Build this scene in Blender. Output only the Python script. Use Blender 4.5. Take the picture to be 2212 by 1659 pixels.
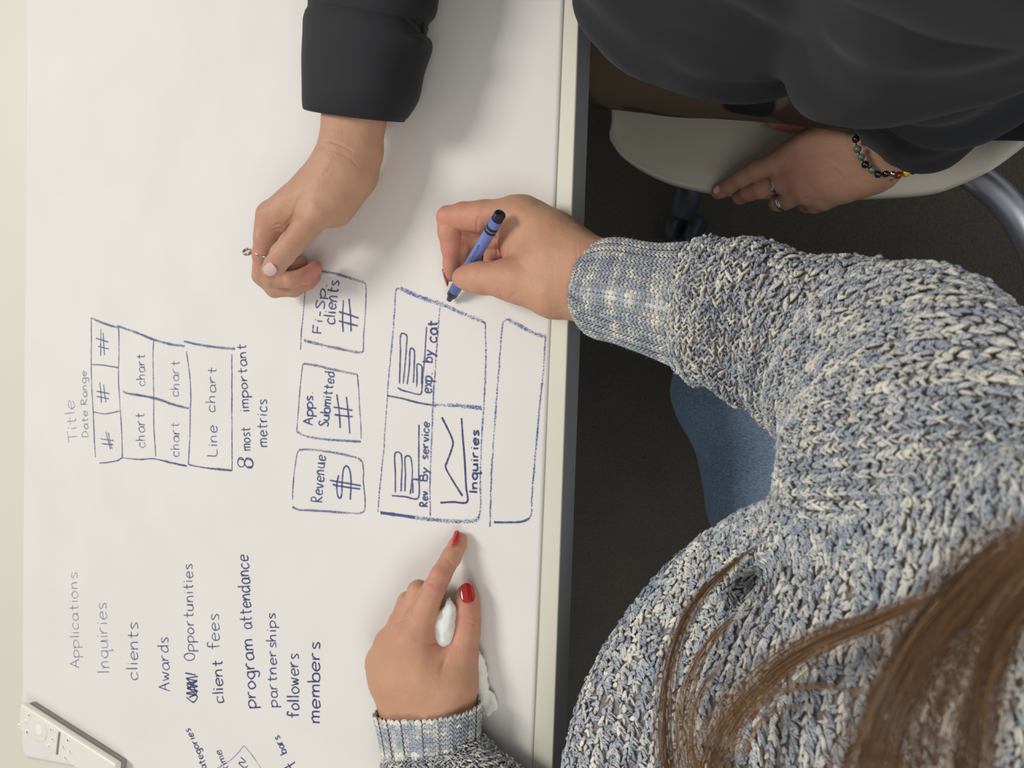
import bpy, math
import numpy as np
from mathutils import Matrix, Vector

for o in list(bpy.data.objects):
    bpy.data.objects.remove(o)
SC = bpy.context.scene
COL = SC.collection
rng = np.random.default_rng(7)

# ------------------------------------------------------------------ camera
W, H, F = 2212.0, 1659.0, 1662.0
CAMZ = 1.29
_n = np.array([0.532, -0.031, 1.0]); _n /= np.linalg.norm(_n)
_v = np.array([-0.0383, 1.0, 0.0519]); _v -= _n * _v.dot(_n); _v /= np.linalg.norm(_v)
_x = np.cross(_v, _n)
CW = np.array([_x, -_v, -_n])            # rows: world x, y, z written in camera (right, down, forward)

cd = bpy.data.cameras.new('camera'); cam = bpy.data.objects.new('camera', cd); COL.objects.link(cam)
M = Matrix.Identity(4)
for i in range(3):
    M[i][0] = CW[i, 0]; M[i][1] = -CW[i, 1]; M[i][2] = -CW[i, 2]
M[2][3] = CAMZ
cam.matrix_world = M
cd.sensor_width = 36.0; cd.lens = F / W * 36.0
cd.clip_start = 0.01
cd.dof.use_dof = True; cd.dof.focus_distance = 0.60; cd.dof.aperture_fstop = 13
SC.camera = cam

# ------------------------------------------------------------------ world, lights, exposure
wd = bpy.data.worlds.new('world'); SC.world = wd; wd.use_nodes = True
wd.node_tree.nodes['Background'].inputs[0].default_value = (0.97, 0.98, 1.0, 1)
wd.node_tree.nodes['Background'].inputs[1].default_value = 0.36
SC.view_settings.view_transform = 'Standard'; SC.view_settings.look = 'None'
SC.view_settings.gamma = 1.0; SC.view_settings.use_curve_mapping = False
SC.view_settings.exposure = 0.0

def area(name, loc, target, sx, sy, power, col):
    l = bpy.data.lights.new(name, 'AREA'); l.shape = 'RECTANGLE'; l.size = sx; l.size_y = sy
    l.energy = power; l.color = col
    o = bpy.data.objects.new(name, l); COL.objects.link(o); o.location = loc
    o.rotation_euler = (Vector(target) - Vector(loc)).to_track_quat('-Z', 'Y').to_euler()
    return o
area('ceiling_lamp_key', (-2.6, 0.8, 3.7), (-0.4, 0.0, 0.74), 0.85, 1.5, 84, (1.0, 0.965, 0.9))
area('added_fill_light', (1.3, -0.9, 2.7), (0.3, 0.1, 0.5), 1.8, 1.2, 26, (1.0, 0.95, 0.88))  # unseen fill light, added to brighten the seat, sweater, jeans and floor

# ------------------------------------------------------------------ helpers
def P(px, py, z):
    """world point seen at pixel (px, py) that lies at height z"""
    px, py, z = np.broadcast_arrays(np.asarray(px, float), np.asarray(py, float), np.asarray(z, float))
    r = np.stack([(px - W / 2) / F, (py - H / 2) / F, np.ones_like(px)], -1) @ CW.T
    t = (z - CAMZ) / r[..., 2]
    return r * t[..., None] + np.array([0, 0, CAMZ])
def PIX(p):
    q = (np.asarray(p) - np.array([0, 0, CAMZ])) @ CW
    return q[..., 0] / q[..., 2] * F + W / 2, q[..., 1] / q[..., 2] * F + H / 2
TZ = 0.74
def T(px, py, mm):
    return P(px, py, TZ + mm / 1000.0)

def tag(o, label=None, cat=None, group=None, kind=None):
    if label: o['label'] = label
    if cat: o['category'] = cat
    if group: o['group'] = group
    if kind: o['kind'] = kind
    return o
def empty(name, loc=(0, 0, 0), **k):
    o = bpy.data.objects.new(name, None); COL.objects.link(o); o.location = Vector([float(a) for a in loc]); tag(o, **k); return o
def link(name, me, parent=None):
    o = bpy.data.objects.new(name, me); COL.objects.link(o)
    if parent is not None:
        o.parent = parent
        L = Vector((0, 0, 0)); p = parent
        while p is not None: L += p.location; p = p.parent
        o.location = -L
    return o
def mesh_np(name, V, Fq, m=None, smooth=True, attrs=None):
    """V (n,3); Fq (m,k) with one k"""
    me = bpy.data.meshes.new(name)
    V = np.ascontiguousarray(V, np.float32); Fq = np.ascontiguousarray(Fq, np.int32)
    k = Fq.shape[1]
    me.vertices.add(len(V)); me.vertices.foreach_set('co', V.ravel())
    me.loops.add(Fq.size); me.loops.foreach_set('vertex_index', Fq.ravel())
    me.polygons.add(len(Fq)); me.polygons.foreach_set('loop_start', np.arange(0, Fq.size, k, dtype=np.int32))
    me.polygons.foreach_set('loop_total', np.full(len(Fq), k, np.int32))
    me.polygons.foreach_set('use_smooth', np.full(len(Fq), smooth))
    me.update(calc_edges=True)
    if attrs:
        for an, arr in attrs.items():
            a = me.attributes.new(an, 'FLOAT', 'POINT'); a.data.foreach_set('value', np.ascontiguousarray(arr, np.float32))
    if m: me.materials.append(m)
    return me
def obj(name, V, Fq, m, parent=None, smooth=True, attrs=None):
    return link(name, mesh_np(name, V, Fq, m, smooth, attrs), parent)
def gridfaces(nu, nv, cu=False, cv=False, off=0):
    a = np.arange(nu if cu else nu - 1); b = np.arange(nv if cv else nv - 1)
    A, B = np.meshgrid(a, b, indexing='ij'); A2 = (A + 1) % nu; B2 = (B + 1) % nv
    return (np.stack([A * nv + B, A2 * nv + B, A2 * nv + B2, A * nv + B2], -1).reshape(-1, 4) + off)
def join(parts):
    V, Fs, o = [], [], 0
    for v, f in parts:
        V.append(v); Fs.append(np.asarray(f) + o); o += len(v)
    return np.concatenate(V), np.concatenate(Fs)
def unit(a):
    a = np.asarray(a, float); return a / (np.linalg.norm(a, axis=-1, keepdims=True) + 1e-12)

def cr(pts, n):
    """Catmull-Rom through pts (k,d), n samples, returns (n,d)"""
    pts = np.asarray(pts, float); k = len(pts)
    return crt(pts, np.linspace(0, k - 1, n))
def crt(pts, t):
    k = len(pts); t = np.clip(t, 0, k - 1 - 1e-9); i = np.floor(t).astype(int); f = (t - i)
    e = np.concatenate([[2 * pts[0] - pts[1]], pts, [2 * pts[-1] - pts[-2]]])
    p0, p1, p2, p3 = e[i], e[i + 1], e[i + 2], e[i + 3]
    f = f.reshape(f.shape + (1,) * (p0.ndim - f.ndim))
    return 0.5 * ((2 * p1) + (-p0 + p2) * f + (2 * p0 - 5 * p1 + 4 * p2 - p3) * f ** 2 + (-p0 + 3 * p1 - 3 * p2 + p3) * f ** 3)

def vnoise(p, seed=0):
    """cheap smooth value noise, p (n,3) in cells, returns -1..1"""
    p = np.asarray(p, float); i = np.floor(p).astype(np.int64); f = p - i; f = f * f * (3 - 2 * f)
    out = 0
    for dx in (0, 1):
        for dy in (0, 1):
            for dz in (0, 1):
                h = (i[..., 0] + dx) * 374761393 + (i[..., 1] + dy) * 668265263 + (i[..., 2] + dz) * 2147483647 + seed * 974711
                h = (h ^ (h >> 13)) * 1274126177; h = (h ^ (h >> 16)) & 0xffff
                w = (f[..., 0] if dx else 1 - f[..., 0]) * (f[..., 1] if dy else 1 - f[..., 1]) * (f[..., 2] if dz else 1 - f[..., 2])
                out = out + w * (h / 32767.5 - 1)
    return out

# ---- primitives
def box(c, s, rz=0.0):
    v = np.array([[x, y, z] for x in (-.5, .5) for y in (-.5, .5) for z in (-.5, .5)]) * np.array(s)
    R = np.array([[math.cos(rz), -math.sin(rz), 0], [math.sin(rz), math.cos(rz), 0], [0, 0, 1]])
    f = np.array([[0, 1, 3, 2], [4, 6, 7, 5], [0, 4, 5, 1], [2, 3, 7, 6], [0, 2, 6, 4], [1, 5, 7, 3]])
    return v @ R.T + np.array(c), f
def frame_of(d, up=(0, 0, 1)):
    d = unit(d); up = np.array(up, float)
    if abs(d.dot(up)) > .97: up = np.array([1., 0, 0])
    s = unit(np.cross(up, d)); u = np.cross(d, s); return d, s, u
def lathe(a, b, prof, n=24):
    """prof: list of (t along a->b in metres, radius); returns quads (caps collapse)"""
    a = np.array(a, float); b = np.array(b, float); d, s, u = frame_of(b - a)
    ang = np.arange(n) * 2 * math.pi / n
    ring = np.cos(ang)[:, None] * s + np.sin(ang)[:, None] * u
    V = np.concatenate([a + d * t + ring * max(r, 1e-6) for t, r in prof])
    return V, gridfaces(len(prof), n, cv=True)
def tube(pts, r, n=10, res=None, closed=False):
    pts = np.asarray(pts, float)
    if res: pts = cr(pts, res)
    m = len(pts)
    tan = np.gradient(pts, axis=0) if not closed else np.roll(pts, -1, 0) - np.roll(pts, 1, 0)
    tan = unit(tan)
    up = np.array([0, 0, 1.0]); s = np.cross(up, tan)
    bad = np.linalg.norm(s, axis=1) < .1
    s[bad] = np.cross(np.array([1., 0, 0]), tan[bad]); s = unit(s); u = np.cross(tan, s)
    ang = np.arange(n) * 2 * math.pi / n
    rr = np.broadcast_to(np.asarray(r, float), (m,))
    V = pts[:, None] + rr[:, None, None] * (np.cos(ang)[None, :, None] * s[:, None] + np.sin(ang)[None, :, None] * u[:, None])
    if not closed:
        V = np.concatenate([np.repeat(pts[:1], n, 0)[None], V, np.repeat(pts[-1:], n, 0)[None]]); m += 2
    return V.reshape(-1, 3), gridfaces(m, n, cu=closed, cv=True)
def ball(c, r, n=16, m=10, sc=(1, 1, 1)):
    th = np.linspace(0, math.pi, m); ph = np.arange(n) * 2 * math.pi / n
    V = np.stack([np.sin(th)[:, None] * np.cos(ph), np.sin(th)[:, None] * np.sin(ph), np.cos(th)[:, None] + 0 * ph], -1).reshape(-1, 3)
    return V * r * np.array(sc) + np.array(c), gridfaces(m, n, cv=True)

# ---- materials
def srgb(r, g, b):
    f = lambda c: (c / 255 / 12.92) if c / 255 <= .04045 else ((c / 255 + .055) / 1.055) ** 2.4
    return (f(r), f(g), f(b), 1)
class NT:
    def __init__(s, name):
        s.m = bpy.data.materials.new(name); s.m.use_nodes = True; s.t = s.m.node_tree
        s.b = s.t.nodes['Principled BSDF']; s.out = s.t.nodes['Material Output']
    def n(s, typ, **k):
        x = s.t.nodes.new(typ)
        for a, v in k.items():
            if a.startswith('i_'): x.inputs[a[2:].replace('_', ' ')].default_value = v
            else: setattr(x, a, v)
        return x
    def l(s, a, b): s.t.links.new(a, b)
    def noise(s, scale, detail=3, co='Object', rough=.5, vec=None):
        x = s.n('ShaderNodeTexNoise'); x.inputs['Scale'].default_value = scale; x.inputs['Detail'].default_value = detail
        x.inputs['Roughness'].default_value = rough
        if vec is None: vec = s.n('ShaderNodeTexCoord').outputs[co]
        s.l(vec, x.inputs['Vector']); return x.outputs['Fac']
    def ramp(s, fac, stops):
        x = s.n('ShaderNodeValToRGB'); e = x.color_ramp.elements
        while len(e) < len(stops): e.new(.5)
        for a, (p, c) in zip(e, stops): a.position = p; a.color = c
        s.l(fac, x.inputs[0]); return x.outputs['Color']
    def mix(s, fac, a, b, mode='MIX'):
        x = s.n('ShaderNodeMix', data_type='RGBA', blend_type=mode)
        for v, i in ((fac, x.inputs[0]), (a, x.inputs[6]), (b, x.inputs[7])):
            if hasattr(v, 'links'): s.l(v, i)
            else: i.default_value = v
        return x.outputs[2]
    def math(s, op, a, b=0.0):
        x = s.n('ShaderNodeMath', operation=op)
        for v, i in ((a, x.inputs[0]), (b, x.inputs[1])):
            if hasattr(v, 'links'): s.l(v, i)
            else: i.default_value = v
        return x.outputs[0]
    def attr(s, name): return s.n('ShaderNodeAttribute', attribute_name=name).outputs['Fac']
    def bump(s, h, dist, strength=1.0):
        x = s.n('ShaderNodeBump'); x.inputs['Distance'].default_value = dist; x.inputs['Strength'].default_value = strength
        s.l(h, x.inputs['Height']); s.l(x.outputs[0], s.b.inputs['Normal']); return x
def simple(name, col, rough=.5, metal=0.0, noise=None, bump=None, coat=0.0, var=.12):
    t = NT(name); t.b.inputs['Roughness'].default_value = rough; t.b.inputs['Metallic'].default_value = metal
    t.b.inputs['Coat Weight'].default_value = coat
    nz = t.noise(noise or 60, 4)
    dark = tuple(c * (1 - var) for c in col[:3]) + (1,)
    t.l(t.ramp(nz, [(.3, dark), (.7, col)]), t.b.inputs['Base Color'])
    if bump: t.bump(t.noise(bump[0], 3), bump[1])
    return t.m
# ------------------------------------------------------------------ floor
m_floor = NT('dark_carpet_floor')
_f1 = m_floor.noise(3.0, 5, rough=.65); _f2 = m_floor.noise(220, 3)
m_floor.l(m_floor.mix(.45, m_floor.ramp(_f1, [(.35, srgb(56, 56, 53)), (.7, srgb(88, 82, 70))]),
                      m_floor.ramp(_f2, [(.3, srgb(52, 52, 49)), (.7, srgb(86, 82, 74))])), m_floor.b.inputs['Base Color'])
m_floor.b.inputs['Roughness'].default_value = .85
m_floor.bump(m_floor.noise(400, 2), .002)
fv, ff = box((0.0, 0, -.02), (6, 6, .04))
tag(obj('floor', fv, ff, m_floor.m, smooth=False), kind='structure')

# ------------------------------------------------------------------ table
m_top = simple('cream_laminate', srgb(218, 216, 199), .42, noise=5, var=.03, bump=(900, .00008))
m_edge = simple('white_edge_strip', srgb(240, 238, 226), .35, var=.02)
m_apron = simple('grey_metal_apron', srgb(150, 152, 155), .5, var=.05)
e0 = P(1251, -10, TZ); e1 = P(1193, 1665, TZ)
yd = unit(e1 - e0); xd = np.array([yd[1], -yd[0], 0]);
if xd[0] < 0: xd = -xd
TA = e0 - yd * .75; TB = e1 + yd * .75; TW = 1.25
table = empty('table', (float(e0[0] - .6), 0, 0), label='white rectangular table with a grey metal side rail under the paper sheet', cat='table')
def tprism(x0, x1, z0, z1, a=TA, b=TB):
    """bar along the near table edge; x measured from the edge, negative over the table"""
    v = []
    for e in (a, b):
        for x, z in ((x0, z0), (x1, z0), (x1, z1), (x0, z1)):
            p = e + xd * x; v.append([p[0], p[1], z])
    return np.array(v), np.array([[0, 1, 2, 3], [7, 6, 5, 4], [0, 4, 5, 1], [1, 5, 6, 2], [2, 6, 7, 3], [3, 7, 4, 0]])
def bevel(o, w, seg=3):
    b = o.modifiers.new('bevel', 'BEVEL'); b.width = w; b.segments = seg; b.limit_method = 'ANGLE'; return o
bevel(obj('tabletop', *tprism(-TW, 0, TZ - .0022, TZ), m_top, table, smooth=False), .0009, 3)
bevel(obj('core_panel', *tprism(-TW + .002, -.003, TZ - .024, TZ - .0023), m_edge, table, smooth=False), .0005, 1)
bevel(obj('side_rail', *tprism(-.0029, -.0003, TZ - .0265, TZ - .0023), m_apron, table, smooth=False), .0004, 2)
for a, x in ((TA + yd * .08, -.05), (TB - yd * .08, -.05), (TA + yd * .08, -TW + .05), (TB - yd * .08, -TW + .05)):
    p = a + xd * x
    bevel(obj('leg', *box((p[0], p[1], (TZ - .045) / 2 - .0005), (.05, .05, TZ - .045), 0), m_apron, table, smooth=False), .004)

# ------------------------------------------------------------------ paper
PC = [P(62, -260, TZ)[:2], P(1229, -260, TZ)[:2], P(1143, 1840, TZ)[:2], P(48, 1634, TZ)[:2]]   # TL TR BR BL
CREASES = [((560, 1410), (600, 1500), 26, .5), ((590, 1440), (500, 1480), 18, -.4), ((770, 1480), (640, 1560), 20, .35),
           ((1020, 1455), (1130, 1440), 10, .35), ((900, 120), (930, 380), 60, .5), ((300, 350), (520, 330), 90, .3)]
CREASES = [(P(*a, TZ)[:2], P(*b, TZ)[:2], w / 2400., h / 1000.) for a, b, w, h in CREASES]
def paper_h(xy):
    xy = np.asarray(xy)
    p = np.concatenate([xy[..., :2].reshape(-1, 2), np.zeros((xy[..., 0].size, 1))], 1)
    h = .0004 * (vnoise(p * 9, 3) + 1) + .00025 * (vnoise(p * np.array([22, 16, 1]), 5) + 1)
    for a, b, w, hh in CREASES:
        ba = b - a; t = np.clip(((p[:, :2] - a) @ ba) / ba.dot(ba), 0, 1)
        d = np.linalg.norm(p[:, :2] - a - t[:, None] * ba, axis=1)
        h = h + hh * np.exp(-(d / w) ** 2) * np.sin(t * math.pi)
    return (TZ + .0004 + np.maximum(h, 0)).reshape(xy[..., 0].shape)
m_paper = NT('white_paper')
m_paper.l(m_paper.ramp(m_paper.noise(14, 4), [(.3, srgb(222, 220, 216)), (.7, srgb(227, 224, 220))]), m_paper.b.inputs['Base Color'])
m_paper.b.inputs['Roughness'].default_value = .75
m_paper.bump(m_paper.noise(700, 3), .00006)
nu, nv = 200, 260
U, Vv = np.meshgrid(np.linspace(0, 1, nu), np.linspace(0, 1, nv), indexing='ij')
cr_ = .018 / .7       # rounded lower left corner
d_ = np.maximum(Vv - (1 - cr_), 0)
U = np.where((Vv > 1 - cr_), np.maximum(U, cr_ - np.sqrt(np.maximum(cr_ ** 2 - d_ ** 2, 0))) , U)
c = [np.array(q) for q in PC]
xy = ((1 - U) * (1 - Vv))[..., None] * c[0] + (U * (1 - Vv))[..., None] * c[1] + (U * Vv)[..., None] * c[2] + ((1 - U) * Vv)[..., None] * c[3]
top = np.concatenate([xy, paper_h(xy)[..., None]], -1).reshape(-1, 3)
bot = top.copy(); bot[:, 2] = np.minimum(bot[:, 2] - .00025, bot[:, 2]); 
gf = gridfaces(nu, nv)
rim = np.concatenate([np.arange(nv), (np.arange(1, nu)) * nv + nv - 1, (nu - 1) * nv + np.arange(nv - 2, -1, -1), np.arange(nu - 2, 0, -1) * nv])
rf = np.stack([rim, np.roll(rim, -1), np.roll(rim, -1) + nu * nv, rim + nu * nv], 1)
paper = obj('paper_sheet', np.concatenate([top, bot]), np.concatenate([gf, gf[:, ::-1] + nu * nv, rf]), m_paper.m)
tag(paper, 'large white flip chart sheet covered in blue crayon writing on the table', 'paper')

# ------------------------------------------------------------------ handwriting in crayon
def crayon_mat(name, col, lo, hi, grain):
    t = NT(name); t.b.inputs['Base Color'].default_value = col; t.b.inputs['Roughness'].default_value = .6
    nz = t.noise(grain, 3, rough=.7); e = t.attr('edge')
    v = t.math('ADD', nz, t.math('MULTIPLY', t.attr('press'), .35))
    v = t.math('SUBTRACT', v, t.math('MULTIPLY', e, .12))
    a = t.n('ShaderNodeMapRange'); a.inputs[1].default_value = lo; a.inputs[2].default_value = hi; t.l(v, a.inputs[0])
    t.l(a.outputs[0], t.b.inputs['Alpha']); return t.m
m_cray = crayon_mat('blue_crayon_wax', srgb(66, 80, 134), .50, .66, 1500)
m_grain = crayon_mat('grainy_blue_crayon_wax', srgb(72, 92, 158), .48, .66, 1100)
m_crayd = crayon_mat('dark_blue_crayon_wax', srgb(54, 64, 114), .46, .64, 1700)
m_crayl = crayon_mat('thin_violet_crayon_wax', srgb(92, 98, 148), .44, .74, 1800)

def ribbon(strokes, width, press=.3, wob=.0):
    """strokes: list of (k,2) pixel polylines -> strips of real wax lying on the paper"""
    parts, edge, pr = [], [], []
    for s in strokes:
        s = np.asarray(s, float)
        L = np.linalg.norm(np.diff(s, axis=0), axis=1).sum()
        n = int(max(4, min(160, L / 2.2)))
        q = cr(s, n) if len(s) > 2 else s[0] + np.linspace(0, 1, n)[:, None] * (s[-1] - s[0])
        if wob: q = q + wob * np.stack([vnoise(np.stack([q[:, 0] / 14, q[:, 1] / 14, np.full(n, k_)], 1), 9) for k_ in (.5, 7.5)], 1)
        w = P(q[:, 0], q[:, 1], TZ + .0006)
        d = unit(np.gradient(w, axis=0)); sd = np.stack([-d[:, 1], d[:, 0], 0 * d[:, 0]], 1)
        scale = F * .9 / .55 * .85
        hw = (1.22 if width < 4 else 1.5) * width / scale / 2 * (1 + .22 * vnoise(np.stack([np.arange(n) * .45, np.full(n, s[0, 0]), np.full(n, s[0, 1])], 1), 4))
        rows = [w + sd * (hw * k_)[:, None] for k_ in (-1, -.4, .4, 1)]
        V = np.stack(rows, 1)
        V[..., 2] = paper_h(V[..., :2]) + .00035
        parts.append((V.reshape(-1, 3), gridfaces(n, 4)))
        edge.append(np.tile([1., 0, 0, 1.], n))
        pr.append(np.repeat(press + .22 + .16 * vnoise(np.stack([np.arange(n) * .12, np.full(n, s[0, 0] * .37), np.full(n, 3.)], 1), 11), 4))
    V, Fq = join(parts)
    return V, Fq, dict(edge=np.concatenate(edge), press=np.concatenate(pr))
def ink(name, strokes, width, mat_=None, press=.3, label=None, wob=.35):
    if name == 'drawn_frame':
        for s in strokes: ink('drawn_line', [s], width, mat_, press, None, wob)
        return
    V, Fq, at = ribbon(strokes, width, press, wob)
    o = obj(name, V, Fq, mat_ or m_cray, paper, attrs=at); tag(o, label); return o

FONT = dict(
 a="6 5,5 3,6 1,5 0,3 1,0 3,0 5,2 5,5 5,1 6,0", b="6 0,10 0,0;0,3 2,6 5,5 5,1 2,0 0,1", c="5.5 5,5 3,6 1,5 0,3 1,0 3,0 5,1",
 d="6 5,5 3,6 1,5 0,3 1,0 3,0 5,2;5,10 5,5 5,0", e="6 0,3 5,3.4 5,5 3,6 1,5 0,3 1,0 3,0 5,1", f="5 5,9 4,10 2,9 2,0;0,6 4.5,6",
 g="6 5,5 3,6 1,5 0,3 1,1 3,0 5,2;5,6 5,-3 3,-4 1,-3", h="6 0,10 0,0;0,3 2,6 4,5 4,0", i="2 .6,6 .6,0;.8,8 1,8.7", l="2 .6,10 .6,0",
 m="8 0,6 0,0;0,4 2,6 3.4,5 3.4,0;3.4,4 5,6 7,5 7,0", n="6 0,6 0,0;0,3 2,6 4,5 4.4,0", o="6 3,6 1,5 0,3 1,0 3,0 5,2 5,4 3,6",
 p="6 0,6 0,-4;0,4 2,6 5,5 5,2 2,0 0,1", q="6 5,5 3,6 1,5 0,3 1,1 3,0 5,2;5,6 5,-4 6,-3", r="5 0,6 0,0;0,3 2,6 4,6", s="5 4.5,5.4 2,6 .6,4.6 4,2 3.4,.3 .2,.3",
 t="5 2,9 2,1 3.5,0;0,6 4.5,6", u="6 0,6 0,1 2,0 4,1 4.6,6;4.6,6 4.8,0", v="5 0,6 2,0 4.4,6", w="7 0,6 1.5,0 3,4.5 4.5,0 6.4,6", x="5 0,6 4.4,0;4.4,6 0,0",
 y="6 0,6 2.3,.5;5,6 0,-4", z="5 0,6 4.5,6 0,0 4.7,0", T="7 0,10 7,10;3.4,10 3.4,0", D="7 0,10 0,0;0,10 4,9 6,5 4,1 0,0", R="6.5 0,10 0,0;0,10 4,9.6 4.4,6.4 0,5;0,5 5.4,0",
 C="6.5 6,9 3,10 .6,8 0,4 2,0 6,1", L="6 0,10 0,1 5.6,0", F="6 0,10 0,0;0,10 5,10;0,5.4 4.2,5.4", S="6 5.4,9 2.6,10 .5,8 4.8,3 3.5,0 0,.6",
 A="7 0,0 3.4,10;3.4,10 6.4,0;1,4 5.8,4", B="6 0,10 0,0;0,10 4,9.6 4,6 0,5.4;0,5.4 5,5 5,.6 0,0", I="2.2 .8,10 .8,0", O="7 3,10 .6,8 0,4 2,0 5,.6 6,5 5,9 3,10", M="8 0,0 1.6,9 4,3 6.4,9 8,0")
FONT['.'] = "2 .5,0 .9,.6"; FONT['-'] = "4 .5,4 3.5,4"
def word(text, x0, y0, x1, y1, h, width=2.3, off=(0, 0), sc=1.0, mat_=None, press=.3, name=None, curve=0.0):
    """baseline runs (x0,y0)->(x1,y1) in the crop's pixels; h = cap height"""
    a = np.array([x0, y0]) / sc + off; b = np.array([x1, y1]) / sc + off; h = h / sc
    adv, strokes = 0, []
    for ch in text:
        if ch == ' ': adv += 5; continue
        wd_, body = FONT[ch].split(' ', 1)
        for st in body.split(';'):
            strokes.append(np.array([[float(k_) for k_ in q.split(',')] for q in st.split()]) + [adv, 0])
        adv += float(wd_) + 1.3
    adv -= 1.3
    d = b - a; L = np.linalg.norm(d); dn = d / L; up = np.array([dn[1], -dn[0]])
    if up[0] > 0: up = -up
    out = []
    jit = np.random.default_rng(len(text) * 31 + int(x0))
    for s in strokes:
        q = a + dn * (s[:, :1] * L / adv) + up * (s[:, 1:] * h / 10) + up * (curve * 4 * (s[:, :1] / adv) * (1 - s[:, :1] / adv))
        out.append(q + jit.normal(0, h * .018, (1, 2)) + jit.normal(0, h * .012, q.shape))
    return ink(name or 'handwritten_word', out, width, mat_, press, 'handwriting reading "%s"' % text)
def L_(s, sc, off):
    return [np.array([[float(k_) for k_ in q.split(',')] for q in st.split()]) / sc + off for st in s.split(';')]

A = dict(off=(120, 670), sc=4.424); B = dict(off=(620, 560), sc=2.812); C = dict(off=(100, 1160), sc=3.324); Z = dict(off=(380, 1540), sc=7.373)
fr = 'drawn_frame'; sg = 'drawn_symbol'
# small sketch at the top of the sheet
word('Title', 222, 1255, 175, 850, 95, 2.0, mat_=m_crayl, press=.12, **A)
word('Date Range', 318, 1210, 297, 575, 60, 2.0, mat_=m_crayl, press=.2, **A)
for s, t in (("485,1160 510,1250 530,1328;510,1170 525,1250 545,1325;435,1228 500,1238 560,1245;450,1275 500,1280 555,1283", 1),
          ("430,690 438,790 445,885;465,710 475,800 487,880;400,775 460,785 520,797;400,825 460,835 515,846", 2),
          ("435,180 434,310 435,437;455,215 462,320 470,430;390,268 450,288 505,305;410,345 460,358 510,370", 3)):
    ink(sg, L_(s, A['sc'], A['off']), 2.6, m_cray, .3, 'drawn number sign')
ink(fr, L_("342,75 345,300 345,520 355,800 365,970 375,1250 385,1405;425,1460 500,1455 600,1435 645,1405;605,150 608,400 605,650 620,900 635,1100 642,1250 645,1405;"
           "940,290 935,500 942,830 945,1100 955,1250 965,1395;1255,395 1285,600 1298,800 1295,940 1290,1200 1275,1475;1690,420 1690,900 1692,1532;"
           "650,1410 800,1425 950,1420 1100,1455 1260,1490;1278,1475 1400,1500 1550,1520 1690,1532;350,518 450,525 600,548;365,972 480,990 615,965", A['sc'], A['off']), 2.9, m_cray, .22,
    'thin blue lines of the small boxed sketch')
ink(fr, L_("342,75 450,120 600,170;590,150 800,225 940,280 1100,325 1240,345;1230,298 1400,335 1550,355 1720,370;645,770 690,795 850,820 1000,855 1100,892 1180,915 1285,940;"
           "1050,1437 1100,1455 1260,1488;1500,1512 1600,1522 1690,1530", A['sc'], A['off']), 4.6, m_cray, .05, 'thick blue lines of the small boxed sketch')
word('chart', 862, 1315, 850, 975, 88, 2.3, press=.2, **A); word('chart', 858, 725, 852, 415, 82, 2.3, press=.2, **A)
word('chart', 1188, 1395, 1186, 1070, 84, 2.3, press=.2, **A); word('chart', 1180, 825, 1186, 480, 84, 2.3, press=.2, **A)
word('Line', 1552, 1385, 1548, 1095, 95, 2.3, press=.25, **A); word('chart', 1528, 972, 1542, 540, 88, 2.3, press=.2, **A)
ink(sg, L_("1745,1450 1760,1412 1790,1415 1810,1450 1800,1490 1765,1495 1745,1460 1755,1425 1800,1430;1815,1450 1830,1415 1870,1420 1892,1460 1875,1505 1835,1500 1812,1460 1830,1425 1880,1440 1885,1490 1840,1495", A['sc'], A['off']), 2.2, m_crayd, .3, 'drawn figure eight')
word('most', 1864, 1335, 1858, 1115, 92, 2.2, mat_=m_crayd, press=.35, **A); word('important', 1852, 965, 1822, 320, 92, 2.4, mat_=m_crayd, press=.35, **A)
word('metrics', 2022, 1300, 2022, 850, 100, 2.3, mat_=m_crayd, press=.3, **A)
# the three small boxes
word('Fi-Sp.', 212, 450, 246, 150, 52, 3.0, press=.3, **B); word('clients', 288, 398, 320, 130, 70, 3.0, press=.35, **B)
word('Apps.', 158, 1005, 160, 805, 56, 3.0, press=.35, **B); word('Submitted', 252, 1015, 290, 682, 56, 2.8, press=.4, **B)
word('Revenue', 213, 1475, 236, 1190, 66, 2.8, press=.3, **B)
for s in ("345,250 340,350 343,442;380,240 388,340 392,438;318,320 380,338 438,358;318,375 380,392 432,405", "305,820 318,920 325,1025;363,836 375,950 383,1058;285,898 345,908 400,918;292,945 345,951 400,956"):
    ink(sg, L_(s, B['sc'], B['off']), 3.3, m_cray, .35, 'drawn number sign')
ink(sg, L_("385,1460 390,1370 385,1290 365,1256 345,1275 336,1340 335,1420 325,1450 310,1435 304,1370 315,1312;262,1343 350,1358 450,1375;280,1368 360,1384 445,1395", B['sc'], B['off']), 3.3, m_cray, .35, 'drawn dollar sign')
ink(fr, L_("115,188 100,350 90,450 86,550;470,140 483,165 480,300 468,450 465,550 455,568", B['sc'], B['off']), 2.8, m_cray, .15, 'thin blue sides of the third small box')
ink(fr, L_("185,70 250,78 330,98 470,140;105,492 180,512 280,535 400,560 455,568", B['sc'], B['off']), 4.6, m_cray, .0, 'thick blue ends of the third small box')
ink(fr, L_("60,1050 70,930 80,800 97,655 105,635;430,700 438,800 443,900 450,1000 452,1090", B['sc'], B['off']), 2.6, m_cray, .15, 'thin blue sides of the second small box')
ink(fr, L_("105,635 180,645 250,662 330,680 430,700;62,1050 130,1078 250,1095 350,1102 450,1107", B['sc'], B['off']), 4.2, m_cray, .0, 'thick blue ends of the second small box')
ink(fr, L_("35,1460 38,1380 45,1300 60,1190 75,1158;462,1235 466,1300 465,1350 475,1450 473,1520 455,1540", B['sc'], B['off']), 2.8, m_cray, .15, 'thin blue sides of the first small box')
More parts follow.
